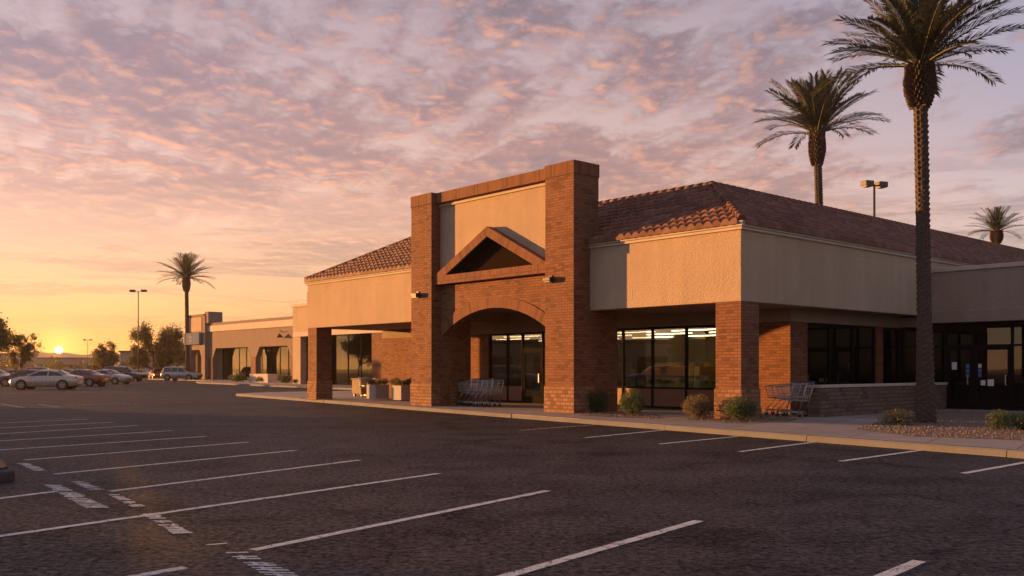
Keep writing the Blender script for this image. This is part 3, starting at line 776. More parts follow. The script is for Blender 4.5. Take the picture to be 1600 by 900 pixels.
G3 = 'shrubs before the strip mall'
for px, py, rx, lab, sd in ((371, 597, 1.0, 'wide low shrub left of the pale planter wall', 11), (412, 597.5, .75, 'dark shrub growing in front of the pale planter wall', 12),
                            (445, 598.5, .85, 'round dark shrub beside the portico shop', 13), (465, 600, .5, 'small shrub against the portico pillar', 14)):
    bush(lab, pix(px, py, .12), rx, rx * .62, n=1300, s=.13, seed=sd, group=G3)
# planter boxes with trailing plants
def planter_box(label, plabel, x, y, seed):
    t = thing('planter_box', label, 'planter', loc2w(x, y, .12), TH, 'square planters under the left overhang')
    m = MB()
    for a in ((-.36, .36, -.36, -.28), (-.36, .36, .28, .36), (-.36, -.28, -.28, .28), (.28, .36, -.28, .28)): m.box(*a, .04, .66)
    m.box(-.28, .28, -.28, .28, .04, .1); m.build('box', 'planter_concrete', t, bevel=.01); MB().box(-.28, .28, -.28, .28, .1, .6).build('soil', 'soil', t)
    q = thing('potted_plant', plabel, 'plant', loc2w(x, y, .72), 0, 'trailing plants in the square planters')
    rr = random.Random(seed); f = MB(); st = MB()
    for i in range(34):
        a = rr.uniform(0, 6.28); L = rr.uniform(.3, .75); pts = [Vector((math.cos(a) * L * s_ + rr.uniform(-.02, .02), math.sin(a) * L * s_, .33 * math.sin(s_ * 2.6) * L * 1.6)) for s_ in (0, .25, .5, .75, 1)]
        st.tube(pts, .008, 3)
        for k in range(26): leafquad(f, pts[rr.randint(1, 3)].lerp(pts[4], rr.random()) + Vector((rr.gauss(0, .03), rr.gauss(0, .03), rr.gauss(0, .03))), .07, rr, .4)
    f.build('foliage', 'planter_leaf', q); st.build('stem', 'rachis', q)
planter_box('grey square planter nearer the brown bin', 'dry trailing plant in the planter nearer the brown bin', -20.75, 2.2, 21)
planter_box('grey square planter half hidden by the left entrance pier', 'dry trailing plant in the planter beside the entrance pier', -18.5, 2.0, 22)

def palm(label, loc, hgt, r0, r1, nf, fl, seed, lean=(0, 0), leaflets=44, low=-.15, boot=1.1, group='date palms'):
    rr = random.Random(seed)
    t = thing('palm_tree', label, 'palm tree', loc, 0, group)
    tr = MB(); nseg = 22; step = .035; rows = int(hgt / step); prev = None
    for i in range(rows + 1):
        z = hgt * i / rows; f = i / rows
        cx, cy = lean[0] * f ** 1.4, lean[1] * f ** 1.4
        r = r1 + (r0 - r1) * max(0, 1 - f * 2.6) ** 1.5 + .16 * r0 * math.exp(-z / .35)
        ring = []
        for k in range(nseg):
            a = 2 * math.pi * k / nseg
            ph = z / .14 + (.5 if (k // 2) % 2 else 0) + a / 6.283
            sw = ph % 1.0
            rad = r * (1 + .26 * (sw - .5) + .06 * ((k % 2) - .5)) + rr.uniform(-.008, .008)
            ring.append(tr.vert(cx + rad * math.cos(a), cy + rad * math.sin(a), z))
        if prev:
            for k in range(nseg): tr.face((prev[k], prev[(k + 1) % nseg], ring[(k + 1) % nseg], ring[k]))
        prev = ring
    tr.build('trunk', 'palm_bark', t)
    top = Vector((lean[0], lean[1], hgt))
    # pineapple of cut leaf bases under the crown
    bt = MB(); bh = boot
    prof = [(r1 * 1.0, -bh), (r1 * 1.35, -bh * .8), (r1 * 1.7, -bh * .45), (r1 * 1.6, -bh * .2), (r1 * 1.2, 0.05)]
    bt.lathe(prof, 16, tuple(top))
    for i in range(210):
        f = (i + .5) / 210; zz = -bh + bh * 1.05 * f; a = i * 2.39996
        rad = r1 * (1.0 + .88 * math.sin(min(1, f * 1.25) * math.pi * .72)) * .92
        d = Vector((math.cos(a), math.sin(a), 0)); sd = Vector((-math.sin(a), math.cos(a), 0)); u = Vector((0, 0, 1))
        b0 = top + d * rad + u * zz; L = r1 * rr.uniform(.5, .8); w = r1 * .30
        tip = b0 + (d * .65 + u * .75) * L
        v = [bt.vert(*p) for p in (b0 - sd * w - u * .1 * L, b0 + sd * w - u * .1 * L, tip + sd * w * .6, tip - sd * w * .6, b0 + d * .12 + u * .0 - u * .25 * L, tip + d * .04 * 1)]
        bt.face((v[4], v[1], v[2], v[5])); bt.face((v[0], v[4], v[5], v[3])); bt.face((v[3], v[5], v[2])); bt.face((v[0], v[3], v[2], v[1]))
    bt.build('crown_boots', 'palm_boot', t)
    fr = MB(); ra = MB()
    for i in range(nf):
        f = (i + .5) / nf; az = i * 2.39996 + rr.uniform(-.2, .2)
        e0 = R(88) - (R(88) - low) * f ** .85 + rr.uniform(-.10, .10)
        L = fl * rr.uniform(.86, 1.05) * (.82 + .18 * min(1, f * 2))
        droop = (.22 + .62 * f) * rr.uniform(.75, 1.2)
        n = 14; p = top + Vector((0, 0, .02)); pts = [p]
        for s_ in range(n):
            e = e0 - droop * (s_ / n) ** 1.6
            p = p + Vector((math.cos(az) * math.cos(e), math.sin(az) * math.cos(e), math.sin(e))) * (L / n); pts.append(p)
        ra.tube(pts, [.028 * (1 - .85 * q / n) * fl / 2.8 for q in range(n + 1)], 4)
        sdv = Vector((-math.sin(az), math.cos(az), 0)); tw_ = rr.uniform(-.5, .5)
        for q in range(leaflets):
            s_ = .16 + .84 * (q + rr.random() * .5) / leaflets; g_ = s_ * n; k = min(n - 1, int(g_)); pp_ = pts[k].lerp(pts[k + 1], g_ - k)
            dr = (pts[k + 1] - pts[k]).normalized(); up_ = sdv.cross(dr).normalized()
            if up_.z < 0: up_ = -up_
            ll = fl * .19 * (math.sin(min(1, s_ * 1.25 + .12) * math.pi * .62)) * (1.08 - .55 * max(0, s_ - .55)) * rr.uniform(.8, 1.15)
            for sg_ in (-1, 1):
                out = (sdv * sg_ * math.cos(.5 + tw_ * .2) + up_ * math.sin(.5) * rr.uniform(.3, 1.2)).normalized()
                d = (out * .75 + dr * (.55 + .5 * s_)).normalized()
                w = d.cross(up_).normalized() * fl * .0075
                e1 = pp_ + d * ll * .5; e2 = pp_ + d * ll + Vector((0, 0, -.16 * ll))
                fr.poly([pp_ - w * .6, e1 - w, e2, e1 + w])
    cr = fr.build('crown', 'palm_leaf', t); ra.build('frond_stalks', 'rachis', cr)
    return t
p1 = pix(1446, 661, .12)
palm('tallest date palm standing in the gravel bed before the side wing', p1, 9.02, .235, .165, 46, 2.5, 3, lean=(-.12, .05), leaflets=64, low=.2, boot=1.0)
palm('date palm rising behind the tiled roof left of the twin lamp', atd(1286, 47), 13.15, .22, .185, 44, 3.4, 5, lean=(-.3, 0), leaflets=56, boot=1.55, low=.26)
palm('small distant date palm behind the roof at the right edge', atd(1562, 75), 12.35, .25, .22, 44, 2.35, 9, lean=(-.25, 0), leaflets=36, boot=.9, low=.1)
palm('lone slender palm beside the far strip mall tower', atd(293, 124), 13.3, .30, .24, 40, 4.0, 12, lean=(-.15, 0), leaflets=44, boot=1.7, low=.0)

def leafy_tree(label, loc, hgt, wid, n, s, seed, trunk=.12, base=.28):
    rr = random.Random(seed); t = thing('leafy_tree', label, 'tree', loc, 0, 'parking lot trees')
    wood = MB(); lf = MB(); tips = []
    def grow(p, d, L, r, lev):
        q = p + d * L; mid = p.lerp(q, .5) + Vector((rr.gauss(0, .05), rr.gauss(0, .05), 0)) * L
        wood.tube([p, mid, q], [r, r * .85, r * .65], 6 if lev < 2 else 4)
        if lev >= 3: tips.append(q); return
        if lev >= 2: tips.append(mid)
        for _ in range(3 if lev else 5):
            nd = (d * .55 + Vector((rr.gauss(0, .62), rr.gauss(0, .62), rr.uniform(-.05, .55)))).normalized()
            grow(q if rr.random() < .6 else mid.lerp(q, rr.random()), nd, L * rr.uniform(.6, .85), r * .58, lev + 1)
    grow(Vector((0, 0, 0)), Vector((rr.uniform(-.08, .08), 0, 1)).normalized(), hgt * base, trunk, 0)
    mx = max(abs(p.x) for p in tips) or 1; mz = max(p.z for p in tips); z0 = hgt * base
    tips = [p for p in tips]
    for k in range(len(wood.v)):
        v = wood.v[k]
        if v.z > z0: wood.v[k] = Vector((v.x * wid / 2 / mx * .9, v.y * wid / 2 / mx * .9, z0 + (v.z - z0) * (hgt * .93 - z0) / (mz - z0)))
    for p in tips:
        p = Vector((p.x * wid / 2 / mx * .9, p.y * wid / 2 / mx * .9, z0 + max(-.3, (p.z - z0)) * (hgt * .93 - z0) / (mz - z0)))
        rad = wid * rr.uniform(.07, .14)
        for _ in range(int(n / len(tips) * rr.uniform(.3, 1.7))):
            d = Vector((rr.gauss(0, .55), rr.gauss(0, .55), rr.gauss(0, .5))) * rad
            leafquad(lf, p + d, s * rr.uniform(.6, 1.3), rr, .2, .6)
    lf.build('crown', 'tree_leaf', t); wood.build('trunk', 'tree_bark', t)
leafy_tree('large leafy tree cut off by the left picture edge', atd(-4, 88), 6.7, 5.6, 15000, .2, 31)
leafy_tree('thin small tree beside the left edge behind the cars', atd(33, 92), 5.0, 2.7, 4500, .16, 32, trunk=.08)
leafy_tree('round green tree between the sun and the tall lamp', atd(167, 150), 5.7, 4.8, 9500, .22, 33, base=.2)
leafy_tree('wide dark tree behind the silver off roader', atd(240, 138), 8.2, 7.6, 20000, .24, 34, trunk=.18, base=.2)
leafy_tree('sparse brown tree beside the lone palm', atd(275, 175), 6.6, 5.2, 7000, .26, 35, base=.18)
hd = MB(); rr = random.Random(5)
for i in range(9000):
    px = rr.uniform(-60, 300); Y = rr.uniform(230, 300)
    hmax = 2.6 + 1.6 * math.sin(px * .13) * math.sin(px * .041 + 1) + rr.uniform(-.6, .8)
    p = atd(px, Y, rr.uniform(0, 1) ** .7 * max(.6, hmax)); leafquad(hd, p, rr.uniform(.4, .9), rr, .2, .7)
o = hd.build('treeline', 'tree_leaf'); tag(o, 'far dark strip of scrub and trees below the hills', 'treeline', kind='stuff')

# ------------------------------------------------------------------ lamps, bin, carts
def lot_lamp(label, loc, hgt, rz, arm=.62, hw=.28):
    t = thing('street_lamp', label, 'lamp post', loc, rz, 'twin headed parking lot lamps')
    MB().tube([(0, 0, .55), (0, 0, hgt)], [.085, .06], 10).build('pole', 'lamp_housing', t)
    MB().lathe([(.3, 0), (.3, .5), (.26, .56)], 16).build('footing', 'planter_concrete', t)
    MB().tube([(-arm, 0, hgt - .04), (arm, 0, hgt - .04)], .035, 6).build('arm', 'lamp_housing', t)
    for s_ in (-1, 1):
        c = s_ * (arm + hw * .6)
        h = MB().box(c - hw, c + hw, -.24, .24, hgt - .12, hgt + .16).build('lamp_head', 'lamp_housing', t, bevel=.03)
        MB().box(c - hw * .8, c + hw * .8, -.2, .2, hgt - .15, hgt - .122).build('lens', 'lens', h)
lot_lamp('twin headed lamp post rising behind the tiled roof', atd(1366, 50), 11.25, R(20), .30, .26)
lot_lamp('tall twin headed lamp post above the dark tree', atd(216, 130), 12.2, R(0), .58, .35)
lot_lamp('small distant twin headed lamp post right of the sun', atd(137, 250), 9.1, R(0), .6, .36)

t = thing('litter_bin', 'brown square litter bin on short legs near the left pillar', 'bin', loc2w(-25.3, 4.4, .12), TH)
m = MB().box(-.42, .42, -.42, .42, .12, .82); m.build('body', 'bin_brown', t, bevel=.02)
MB().box(-.46, .46, -.46, .46, .82, .9).build('lid', 'bin_brown', t, bevel=.02)
for a in (-.32, .32):
    for b in (-.32, .32): MB().box(a - .05, a + .05, b - .05, b + .05, 0, .12).build('leg', 'dark_metal', t)

def make_cart(label, loc, rz, group, mat='steel'):
    t = thing('shopping_cart', label, 'shopping cart', loc, rz, group)
    # basket: front at +x narrower, handle at -x
    def quadc(f, z):                                   # corner loop at fraction z of basket height
        zb = .50 + .07 * 0; x0, x1 = -.44 + .06 * (1 - z), .44 - .10 * (1 - z); w0, w1 = .27 - .03 * (1 - z), .20 - .02 * (1 - z)
        zz0, zz1 = .46 + .50 * z, .52 + .34 * z
        return [Vector((x0, -w0, zz0)), Vector((x1, -w1, zz1)), Vector((x1, w1, zz1)), Vector((x0, w0, zz0))]
    bk = MB()
    for z, r_ in ((0, .008), (.2, .004), (.4, .004), (.6, .004), (.8, .004), (1, .011)):
        q = quadc(0, z); bk.tube(q + [q[0]], r_, 4, cap=False)
    lo, hi = quadc(0, 0), quadc(0, 1)
    for i in range(4):
        j = (i + 1) % 4; n = 11 if i % 2 == 0 else 6
        for k in range(n + 1): bk.tube([lo[i].lerp(lo[j], k / n), hi[i].lerp(hi[j], k / n)], .0042 if 0 < k < n else .009, 4, cap=False)
    for k in range(1, 11): bk.tube([lo[0].lerp(lo[1], k / 11), lo[3].lerp(lo[2], k / 11)], .0042, 4, cap=False)
    for k in range(1, 6): bk.tube([lo[0].lerp(lo[3], k / 6), lo[1].lerp(lo[2], k / 6)], .0042, 4, cap=False)
    bk.build('basket', mat, t)
    ch = MB()
    for s_ in (-1, 1):
        ch.tube([(-.50, s_ * .25, 1.0), (-.40, s_ * .25, .62), (-.26, s_ * .25, .14)], .016, 6)
        ch.tube([(-.26, s_ * .25, .14), (.42, s_ * .20, .16)], .014, 6)
        ch.tube([(.42, s_ * .20, .16), (.10, s_ * .22, .50)], .012, 6)
        ch.tube([(-.40, s_ * .25, .60), (.30, s_ * .2, .53)], .010, 6)
    ch.tube([(.42, -.2, .16), (.42, .2, .16)], .012, 6); ch.tube([(-.26, -.25, .14), (-.26, .25, .14)], .012, 6)
    for k in range(5): ch.tube([(-.2 + k * .14, -.23, .17), (-.2 + k * .14, .23, .17)], .005, 4)
    ch.build('chassis', mat, t)
    MB().tube([(-.51, -.28, 1.0), (-.51, .28, 1.0)], .018, 8).build('handle', 'grey_plastic', t)
    for x in (-.26, .40):
        for s_ in (-1, 1):
            w = MB().lathe([(.058, -.014), (.062, 0), (.058, .014)], 12, (x, s_ * (.25 if x < 0 else .2), .062), 'y').build('wheel', 'tyre', t)
            MB().box(x - .015, x + .015, s_ * (.25 if x < 0 else .2) - .02, s_ * (.25 if x < 0 else .2) + .02, .066, .15).build('fork', mat, w)
    return t
GC = 'shopping carts nested under the arch'
c0 = make_cart('leftmost shopping cart of the nested row under the arch', loc2w(-12.35, .62, .12), TH + math.pi, GC)
for i, lb in enumerate(('second shopping cart from the left in the row under the arch', 'third shopping cart from the left in the row under the arch', 'fourth shopping cart from the left under the arch', 'rightmost shopping cart of the row under the arch')):
    dup(c0, loc2w(-12.35 + .30 * (i + 1), .62 + rnd.uniform(-.03, .03), .12), TH + math.pi + rnd.uniform(-.03, .03), lb)
c1 = dup(c0, pix(1240, 651.5, .12), TH + math.pi + .15, 'front shopping cart tipped by the low brick wall'); c1['group'] = 'shopping carts by the low wall'
c2 = dup(c0, pix(1222, 649, .12), TH + math.pi + .1, 'rear shopping cart nearer the corner pillar'); c2['group'] = 'shopping carts by the low wall'
c3 = dup(c0, loc2w(-22.6, 3.0, .12), TH + .2, 'lone shopping cart behind the square planters'); c3['group'] = 'shopping carts by the planters'
t = thing('marker_post', 'short white capped pipe stub beside the corner pillar', 'post', pix(1188, 653, .12))
MB().tube([(0, 0, 0), (0, 0, .26)], .035, 10).build('post', 'bin_brown', t); MB().tube([(0, 0, .26), (0, 0, .36)], .038, 10).build('cap', 'white_pipe', t)

# ------------------------------------------------------------------ cars
SEDAN = dict(st=[(-2.36, .66, .40, .78, .84, .55), (-2.27, .80, .30, .88, .97, .66), (-1.78, .87, .21, .93, 1.03, .72), (-1.5, .885, .2, .94, 1.09, .70), (-.9, .90, .2, .95, 1.38, .60), (-.35, .90, .2, .95, 1.445, .58),
                  (.3, .90, .2, .94, 1.42, .58), (1.15, .89, .2, .92, 1.0, .70), (1.75, .87, .2, .85, .91, .68), (2.15, .80, .24, .75, .80, .60), (2.32, .66, .36, .64, .69, .5)],
             side=[(-1.36, -.40), (-.32, .92)], ws=(.36, 1.08), rw=(-1.45, -.93), ax=(-1.38, 1.42), wr=.33, hl=(2.16, .66), tl=(-2.27, .84))
SUV = dict(st=[(-2.42, .72, .46, .95, 1.0, .6), (-2.36, .88, .32, 1.02, 1.18, .70), (-2.2, .92, .28, 1.03, 1.62, .66), (-2.0, .93, .27, 1.03, 1.73, .67), (-1.0, .94, .26, 1.03, 1.79, .68), (0, .95, .26, 1.03, 1.77, .68), (.5, .95, .26, 1.02, 1.71, .67),
                (1.25, .94, .26, 1.0, 1.12, .76), (1.9, .92, .27, .97, 1.04, .73), (2.3, .86, .3, .88, .93, .66), (2.44, .74, .42, .76, .82, .56)],
           side=[(-2.0, -1.05), (-.97, -.12), (-.03, .98)], ws=(.58, 1.18), rw=(-2.37, -2.22), ax=(-1.45, 1.48), wr=.38, hl=(2.30, .80), tl=(-2.36, .95))
def make_car(name, label, spec, mat, loc, rz):
    t = thing(name, label, 'car', (loc[0], loc[1], 0), rz, 'cars parked in the far left of the lot')
    st = spec['st']
    def prm(x):
        x = min(max(x, st[0][0]), st[-1][0])
        for a, b in zip(st, st[1:]):
            if a[0] <= x <= b[0]:
                f = (x - a[0]) / (b[0] - a[0]); return [p + (q - p) * f for p, q in zip(a, b)]
    def half(x):
        _, w, zb, ze, zt, wr = prm(x)
        k = min(1, max(0, (zt - ze - .04) / .25)); w5 = wr if k > 0 else wr
        return [(0, zb), (w * .8, zb), (w * .96, zb + .10), (w, zb + .55 * (ze - zb)), (w * .975, ze - .02), (w * .935, ze + .02), (max(wr, w * .9 * (1 - k) + wr * k), zt - .05 - .03 * k), (wr * .75, zt - .01), (0, zt + .012)]
    body = MB(); rings = []
    xs_ = sorted(set([s_[0] for s_ in st] + [st[0][0] + (st[-1][0] - st[0][0]) * i / 34 for i in range(35)]))
    for x in xs_:
        h = half(x); rings.append([body.vert(x, y, z) for y, z in h] + [body.vert(x, -y, z) for y, z in h[-2:0:-1]])
    n = len(rings[0])
    for a, b in zip(rings, rings[1:]):
        for k in range(n): body.face((a[k], a[(k + 1) % n], b[(k + 1) % n], b[k]), smooth=True)
    body.face(rings[0]); body.face(rings[-1][::-1])
    bo = body.build('body', mat, t, fix=True)
    for x0, x1 in spec['side']:
        for s_ in (-1, 1):
            m = MB(); pr = None
            for i in range(9):
                x = x0 + (x1 - x0) * i / 8; h = half(x); (ya, za), (yb, zb) = h[5], h[6]
                lo_, hi_ = .08, .90
                q = [m.vert(x, s_ * (ya + (yb - ya) * f + .008), za + (zb - za) * f) for f in (lo_, hi_)]
                if pr: m.face((pr[0], q[0], q[1], pr[1]), smooth=True)
                pr = q
            m.build('side_window', 'car_glass', t, fix=False)
    for nm, (x0, x1) in (('windscreen', spec['ws']), ('rear_window', spec['rw'])):
        m = MB(); pr = None
        for i in range(7):
            x = x0 + (x1 - x0) * i / 6; h = half(x); prof = [(h[6][0] * .93, h[6][1] + .006), (h[7][0], h[7][1]), (0, h[8][1])]
            ys = prof + [(-y, z) for y, z in prof[1::-1]]
            off = .012 if nm == 'windscreen' else -.012
            q = [m.vert(x + off, y, z + .014) for y, z in ys]
            if pr:
                for k in range(4): m.face((pr[k], q[k], q[k + 1], pr[k + 1]), smooth=True)
            pr = q
        m.build(nm, 'car_glass', t)
    for s_ in (-1, 1):
        x, z = spec['hl']; w = prm(x)[1]
        m = MB(); m.lathe([(.02, -.16), (.08, -.11), (.105, 0), (.08, .11), (.02, .16)], 10, (0, 0, 0), 'y'); o = m.build('headlight', 'headlight', t); o.location = (x + .01, s_ * w * .72, z); o.scale = (.9, 1, .7)
        x, z = spec['tl']; w = prm(x)[1]
        m = MB(); m.lathe([(.02, -.17), (.08, -.12), (.10, 0), (.08, .12), (.02, .17)], 10, (0, 0, 0), 'y'); o = m.build('taillight', 'taillight', t); o.location = (x + .02, s_ * w * .80, z); o.scale = (.8, 1, .95)
        m = MB().box(.78, .96, s_ * .93, s_ * 1.06, .98, 1.10); m.build('mirror', mat, t, bevel=.03)
        for x in spec['ax']:
            w = prm(x)[1]; wr = spec['wr']
            m = MB(); m.lathe([(wr + .075, -.03), (wr + .07, .012)] if s_ > 0 else [(wr + .07, -.012), (wr + .075, .03)], 28, (x, s_ * w, wr), 'y'); m.build('wheel_arch', 'wheel_well', t)
            wh = MB(); c = (x, s_ * (w - .08), wr)
            wh.lathe([(wr * .6, -.11), (wr * .95, -.11), (wr, -.08), (wr, .08), (wr * .95, .11), (wr * .6, .11)], 28, c, 'y'); wo = wh.build('wheel', 'tyre', t)
            rm = MB(); yy = s_ * (w + .035)
            for k in range(5):
                a = k * 1.2566 + .3; d = Vector((math.cos(a), math.sin(a))); e = Vector((-d.y, d.x))
                pts = [d * wr * .1 - e * .05, d * wr * .62 - e * .035, d * wr * .62 + e * .035, d * wr * .1 + e * .05]
                rm.poly([(x + p.x, yy, wr + p.y) for p in (pts if s_ < 0 else pts[::-1])])
            for k in range(20):
                a, b = k * math.pi / 10, (k + 1) * math.pi / 10
                q = [(x + r_ * math.cos(g_), yy + s_ * .001, wr + r_ * math.sin(g_)) for r_, g_ in ((wr * .60, a), (wr * .68, a), (wr * .68, b), (wr * .60, b))]
                rm.poly(q)
            rm.build('rim', 'rim', wo)
    MB().box(st[0][0] - .012, st[0][0] + .05, -.26, .26, .56, .68).build('number_plate', 'number_plate', t)
    m = MB().box(st[-1][0] - .05, st[-1][0] + .004, -.42, .42, .40, .52); m.build('grille', 'black_trim', t)
    return t
make_car('parked_car', 'white saloon car parked nearest of the row, rear to the right', SEDAN, 'car_white', atd(73, 68), R(186))
make_car('parked_car', 'dark maroon saloon half hidden behind the white saloon', SEDAN, 'car_maroon', atd(43, 80), R(184))
make_car('parked_car', 'red brown saloon parked just right of the white saloon', SEDAN, 'car_red', atd(126, 81), R(172))
make_car('parked_car', 'silver saloon with its nose to the right beside the red brown saloon', SEDAN, 'car_silver', atd(168, 91), R(-12))
make_car('parked_suv', 'long black estate vehicle behind the silver saloon', SUV, 'car_black', atd(193, 112), R(-8))
make_car('parked_car', 'small pale car between the black estate and the silver off roader', SEDAN, 'car_white', atd(222, 150), R(-20))
make_car('parked_car', 'dark red car just left of the silver off roader', SEDAN, 'car_red', atd(246, 135), R(-60))
make_car('parked_suv', 'silver off roader standing alone left of the strip mall', SUV, 'car_silver', atd(284, 119), R(-10))
make_car('parked_car', 'white car cut by the left picture edge', SEDAN, 'car_white', atd(-8, 98), R(0))
make_car('parked_car', 'black car seen between the left edge and the maroon saloon', SEDAN, 'car_black', atd(24, 112), R(-20))
make_car('parked_suv', 'grey off roader far behind the maroon saloon', SUV, 'car_grey', atd(66, 150), R(10))
make_car('parked_car', 'grey car far off directly below the sun', SEDAN, 'car_grey', atd(104, 165), R(170))

make_car('parked_car', 'white saloon reflected in the windows of the store', SEDAN, 'car_white', (-40, 24), R(80))
make_car('parked_suv', 'dark off roader reflected in the windows of the store', SUV, 'car_black', (-40.5, 31), R(84))
make_car('parked_car', 'silver saloon reflected in the windows of the store', SEDAN, 'car_silver', (-40, 36.5), R(78))
make_car('parked_suv', 'grey off roader reflected in the windows of the store', SUV, 'car_grey', (-39.5, 43), R(-95))
leafy_tree('leafy tree reflected in the windows of the store', (-52, 28, 0), 5.2, 4.5, 6000, .2, 41)
# ------------------------------------------------------------------ far buildings and hills
def far_block(label, px0, px1, Y, h, awn=True):
    a, b = atd(px0, Y), atd(px1, Y); w = (b - a).length
    t = thing('distant_building', label, 'building', ((a.x + b.x) / 2, Y, 0), 0, 'low buildings across the road')
    MB().box(-w / 2, w / 2, 0, 10, 0, h).build('wall', 'far_wall', t)
    MB().box(-w / 2 - .3, w / 2 + .3, -.3, 10.3, h, h + .4).build('roof', 'far_roof', t)
    n = max(1, int(w / 6))
    for i in range(n): MB().box(-w / 2 + w / n * (i + .2), -w / 2 + w / n * (i + .8), -.06, .05, .3, 2.6).build('window', 'car_glass', t)
    if awn: MB().box(-w / 2, w / 2, -2, -.05, 2.9, 3.15).build('awning', 'far_wall', t)
far_block('pale building with a canopy behind the round and dark trees', 188, 232, 215, 5.2)
far_block('long low building far off below the sun', 40, 128, 330, 5.0)
far_block('low far building at the left edge behind the trees', -70, 34, 300, 6.0)
t = thing('shop_block', 'long tan shop block reflected in the windows of the store', 'building', (-84, 34, 0), R(-90))
MB().box(-24, 12, 0, 12, 0, 4.4).build('wall', 'far_wall', t); MB().box(-24.3, 12.3, -.3, 12.3, 4.4, 4.9).build('roof', 'far_roof', t)
for i in range(6): MB().box(-22 + i * 6, -18.5 + i * 6, 11.98, 12.08, .3, 2.9).build('window', 'car_glass', t)
m = MB(); rr = random.Random(3); N = 240; prev = None
for i in range(N + 1):
    px = -700 + 2700 * i / N
    yr = 562 - 10 * math.exp(-((px - 62) / 42) ** 2) - 5 * math.exp(-((px - 5) / 60) ** 2) - 7 * math.exp(-((px - 150) / 40) ** 2) - 11 * math.exp(-((px - 265) / 60) ** 2) - 4 * math.sin(px * .011) ** 2 + 1.5 * math.sin(px * .07) + rr.uniform(-.5, .5)
    ring = []
    for Y, k in ((1150, 0), (1300, .45), (1500, 1.0), (1800, .8), (2300, 0)):
        x = (px - 800) / F * Y
        z = max(0, ((HOR - yr) / F * 1500 + 1.5) * k * (1 + .12 * math.sin(px * .09 + Y))) - .1
        ring.append(m.vert(x, Y, z if k else -.5))
    if prev:
        for k in range(4): m.face((prev[k], ring[k], ring[k + 1], prev[k + 1]), smooth=True)
    prev = ring
struct('hills', m, 'hill')

m = bpy.data.materials.new('haze'); m.use_nodes = True; t = NT(m.node_tree); t.n.clear()
pv = t.node('ShaderNodeVolumePrincipled', ins={'Color': (1.0, .90, .82), 'Density': HAZE, 'Anisotropy': .55})
t.l.new(pv.outputs[0], t.node('ShaderNodeOutputMaterial').inputs['Volume']); MATS['haze'] = m
o = MB().box(-3300, 3300, -1600, 4300, -1.2, 37).build('haze', 'haze'); o['kind'] = 'stuff'; o['label'] = 'thin warm evening haze over the whole lot'; o['category'] = 'haze'
# ------------------------------------------------------------------ sky, sun, camera
SUN_AZ, SUN_EL = R(-66), R(3.8)                         # azimuth from +Y, negative to the left
w = bpy.data.worlds.new('World'); scene.world = w; w.cycles.sampling_method = 'MANUAL'; w.cycles.sample_map_resolution = 4096; w.use_nodes = True
t = NT(w.node_tree); t.n.clear()
D = t.node('ShaderNodeTexCoord').outputs['Generated']
sep = t.node('ShaderNodeSeparateXYZ'); t.set(sep.inputs[0], D); dx, dy, dz = sep.outputs
gd = Vector((-708, 1475, 29)).normalized()                # the bright spot on the horizon
dt = t.node('ShaderNodeVectorMath', operation='DOT_PRODUCT'); t.set(dt.inputs[0], D); dt.inputs[1].default_value = gd
sd = dt.outputs['Value']
el = t.math('MAXIMUM', dz, 0.0)
den = t.math('ADD', el, .10)
u, v = t.math('DIVIDE', dx, den), t.math('DIVIDE', dy, den)
def cloud(du, dv):
    cb = t.node('ShaderNodeCombineXYZ'); t.set(cb.inputs[0], t.math('ADD', u, du)); t.set(cb.inputs[1], t.math('ADD', v, dv)); cb.inputs[2].default_value = 3.7
    mp = t.node('ShaderNodeMapping', ins={'Vector': cb.outputs[0], 'Rotation': (0, 0, R(24)), 'Scale': (1.0, .8, 1)})
    big = t.noise(mp.outputs[0], .40, 3, .5, .4); md = t.noise(mp.outputs[0], 1.7, 3, .55, .6); fl = t.noise(mp.outputs[0], 9.0, 6, .62, .4)
    rib = t.noise(mp.outputs[0], 18.0, 3, .6, .6)
    return big, md, fl, rib
def deck(c): return t.math('ADD', t.math('ADD', t.math('MULTIPLY_ADD', c[0], 1.0, -.225), t.math('MULTIPLY', c[1], .80)), t.math('ADD', t.math('MULTIPLY', c[2], .50), t.math('MULTIPLY', c[3], .22)))
c0_ = cloud(0, 0); c1_ = cloud(gd.x * .05, gd.y * .05)
c_a, c_b = deck(c0_), deck(c1_)
thin = t.smooth(el, .01, .13)
c_w = t.math('ADD', c_a, t.math('MULTIPLY_ADD', t.smooth(sd, .62, .93), .16, -.07))
mask = t.math('MULTIPLY', t.smooth(c_w, .905, 1.10), t.math('MULTIPLY_ADD', thin, .7, .3))
thick = t.smooth(c_w, 1.10, 1.32)                            # thicker cloud is darker and greyer
lit = t.math('MULTIPLY', t.math('SUBTRACT', c_a, c_b), 5.0)
litc = t.math('MAXIMUM', t.math('MINIMUM', lit, 1.0), -.8)
wf = t.smooth(sd, .40, .985)
e3 = t.math('MULTIPLY', el, 2.5)
gapN = t.ramp(e3, [(0, (.48, .13, .004)), (.06, (.54, .12, .002)), (.17, (.60, .20, .025)), (.4, (.60, .28, .13)), (.65, (.42, .24, .165)), (.95, (.30, .185, .16))])
gapF = t.ramp(e3, [(0, (.42, .23, .15)), (.15, (.45, .29, .23)), (.35, (.38, .265, .255)), (.6, (.27, .21, .24)), (.95, (.20, .175, .215))])
cldN = t.ramp(e3, [(0, (.36, .09, .003)), (.15, (.34, .10, .016)), (.4, (.38, .12, .026)), (.65, (.265, .098, .045)), (.95, (.155, .078, .058))])
cldF = t.ramp(e3, [(0, (.25, .13, .09)), (.2, (.245, .135, .11)), (.45, (.195, .11, .10)), (.95, (.115, .075, .077))])
gap = t.mix(wf, gapF, gapN); cld = t.mix(wf, cldF, cldN)
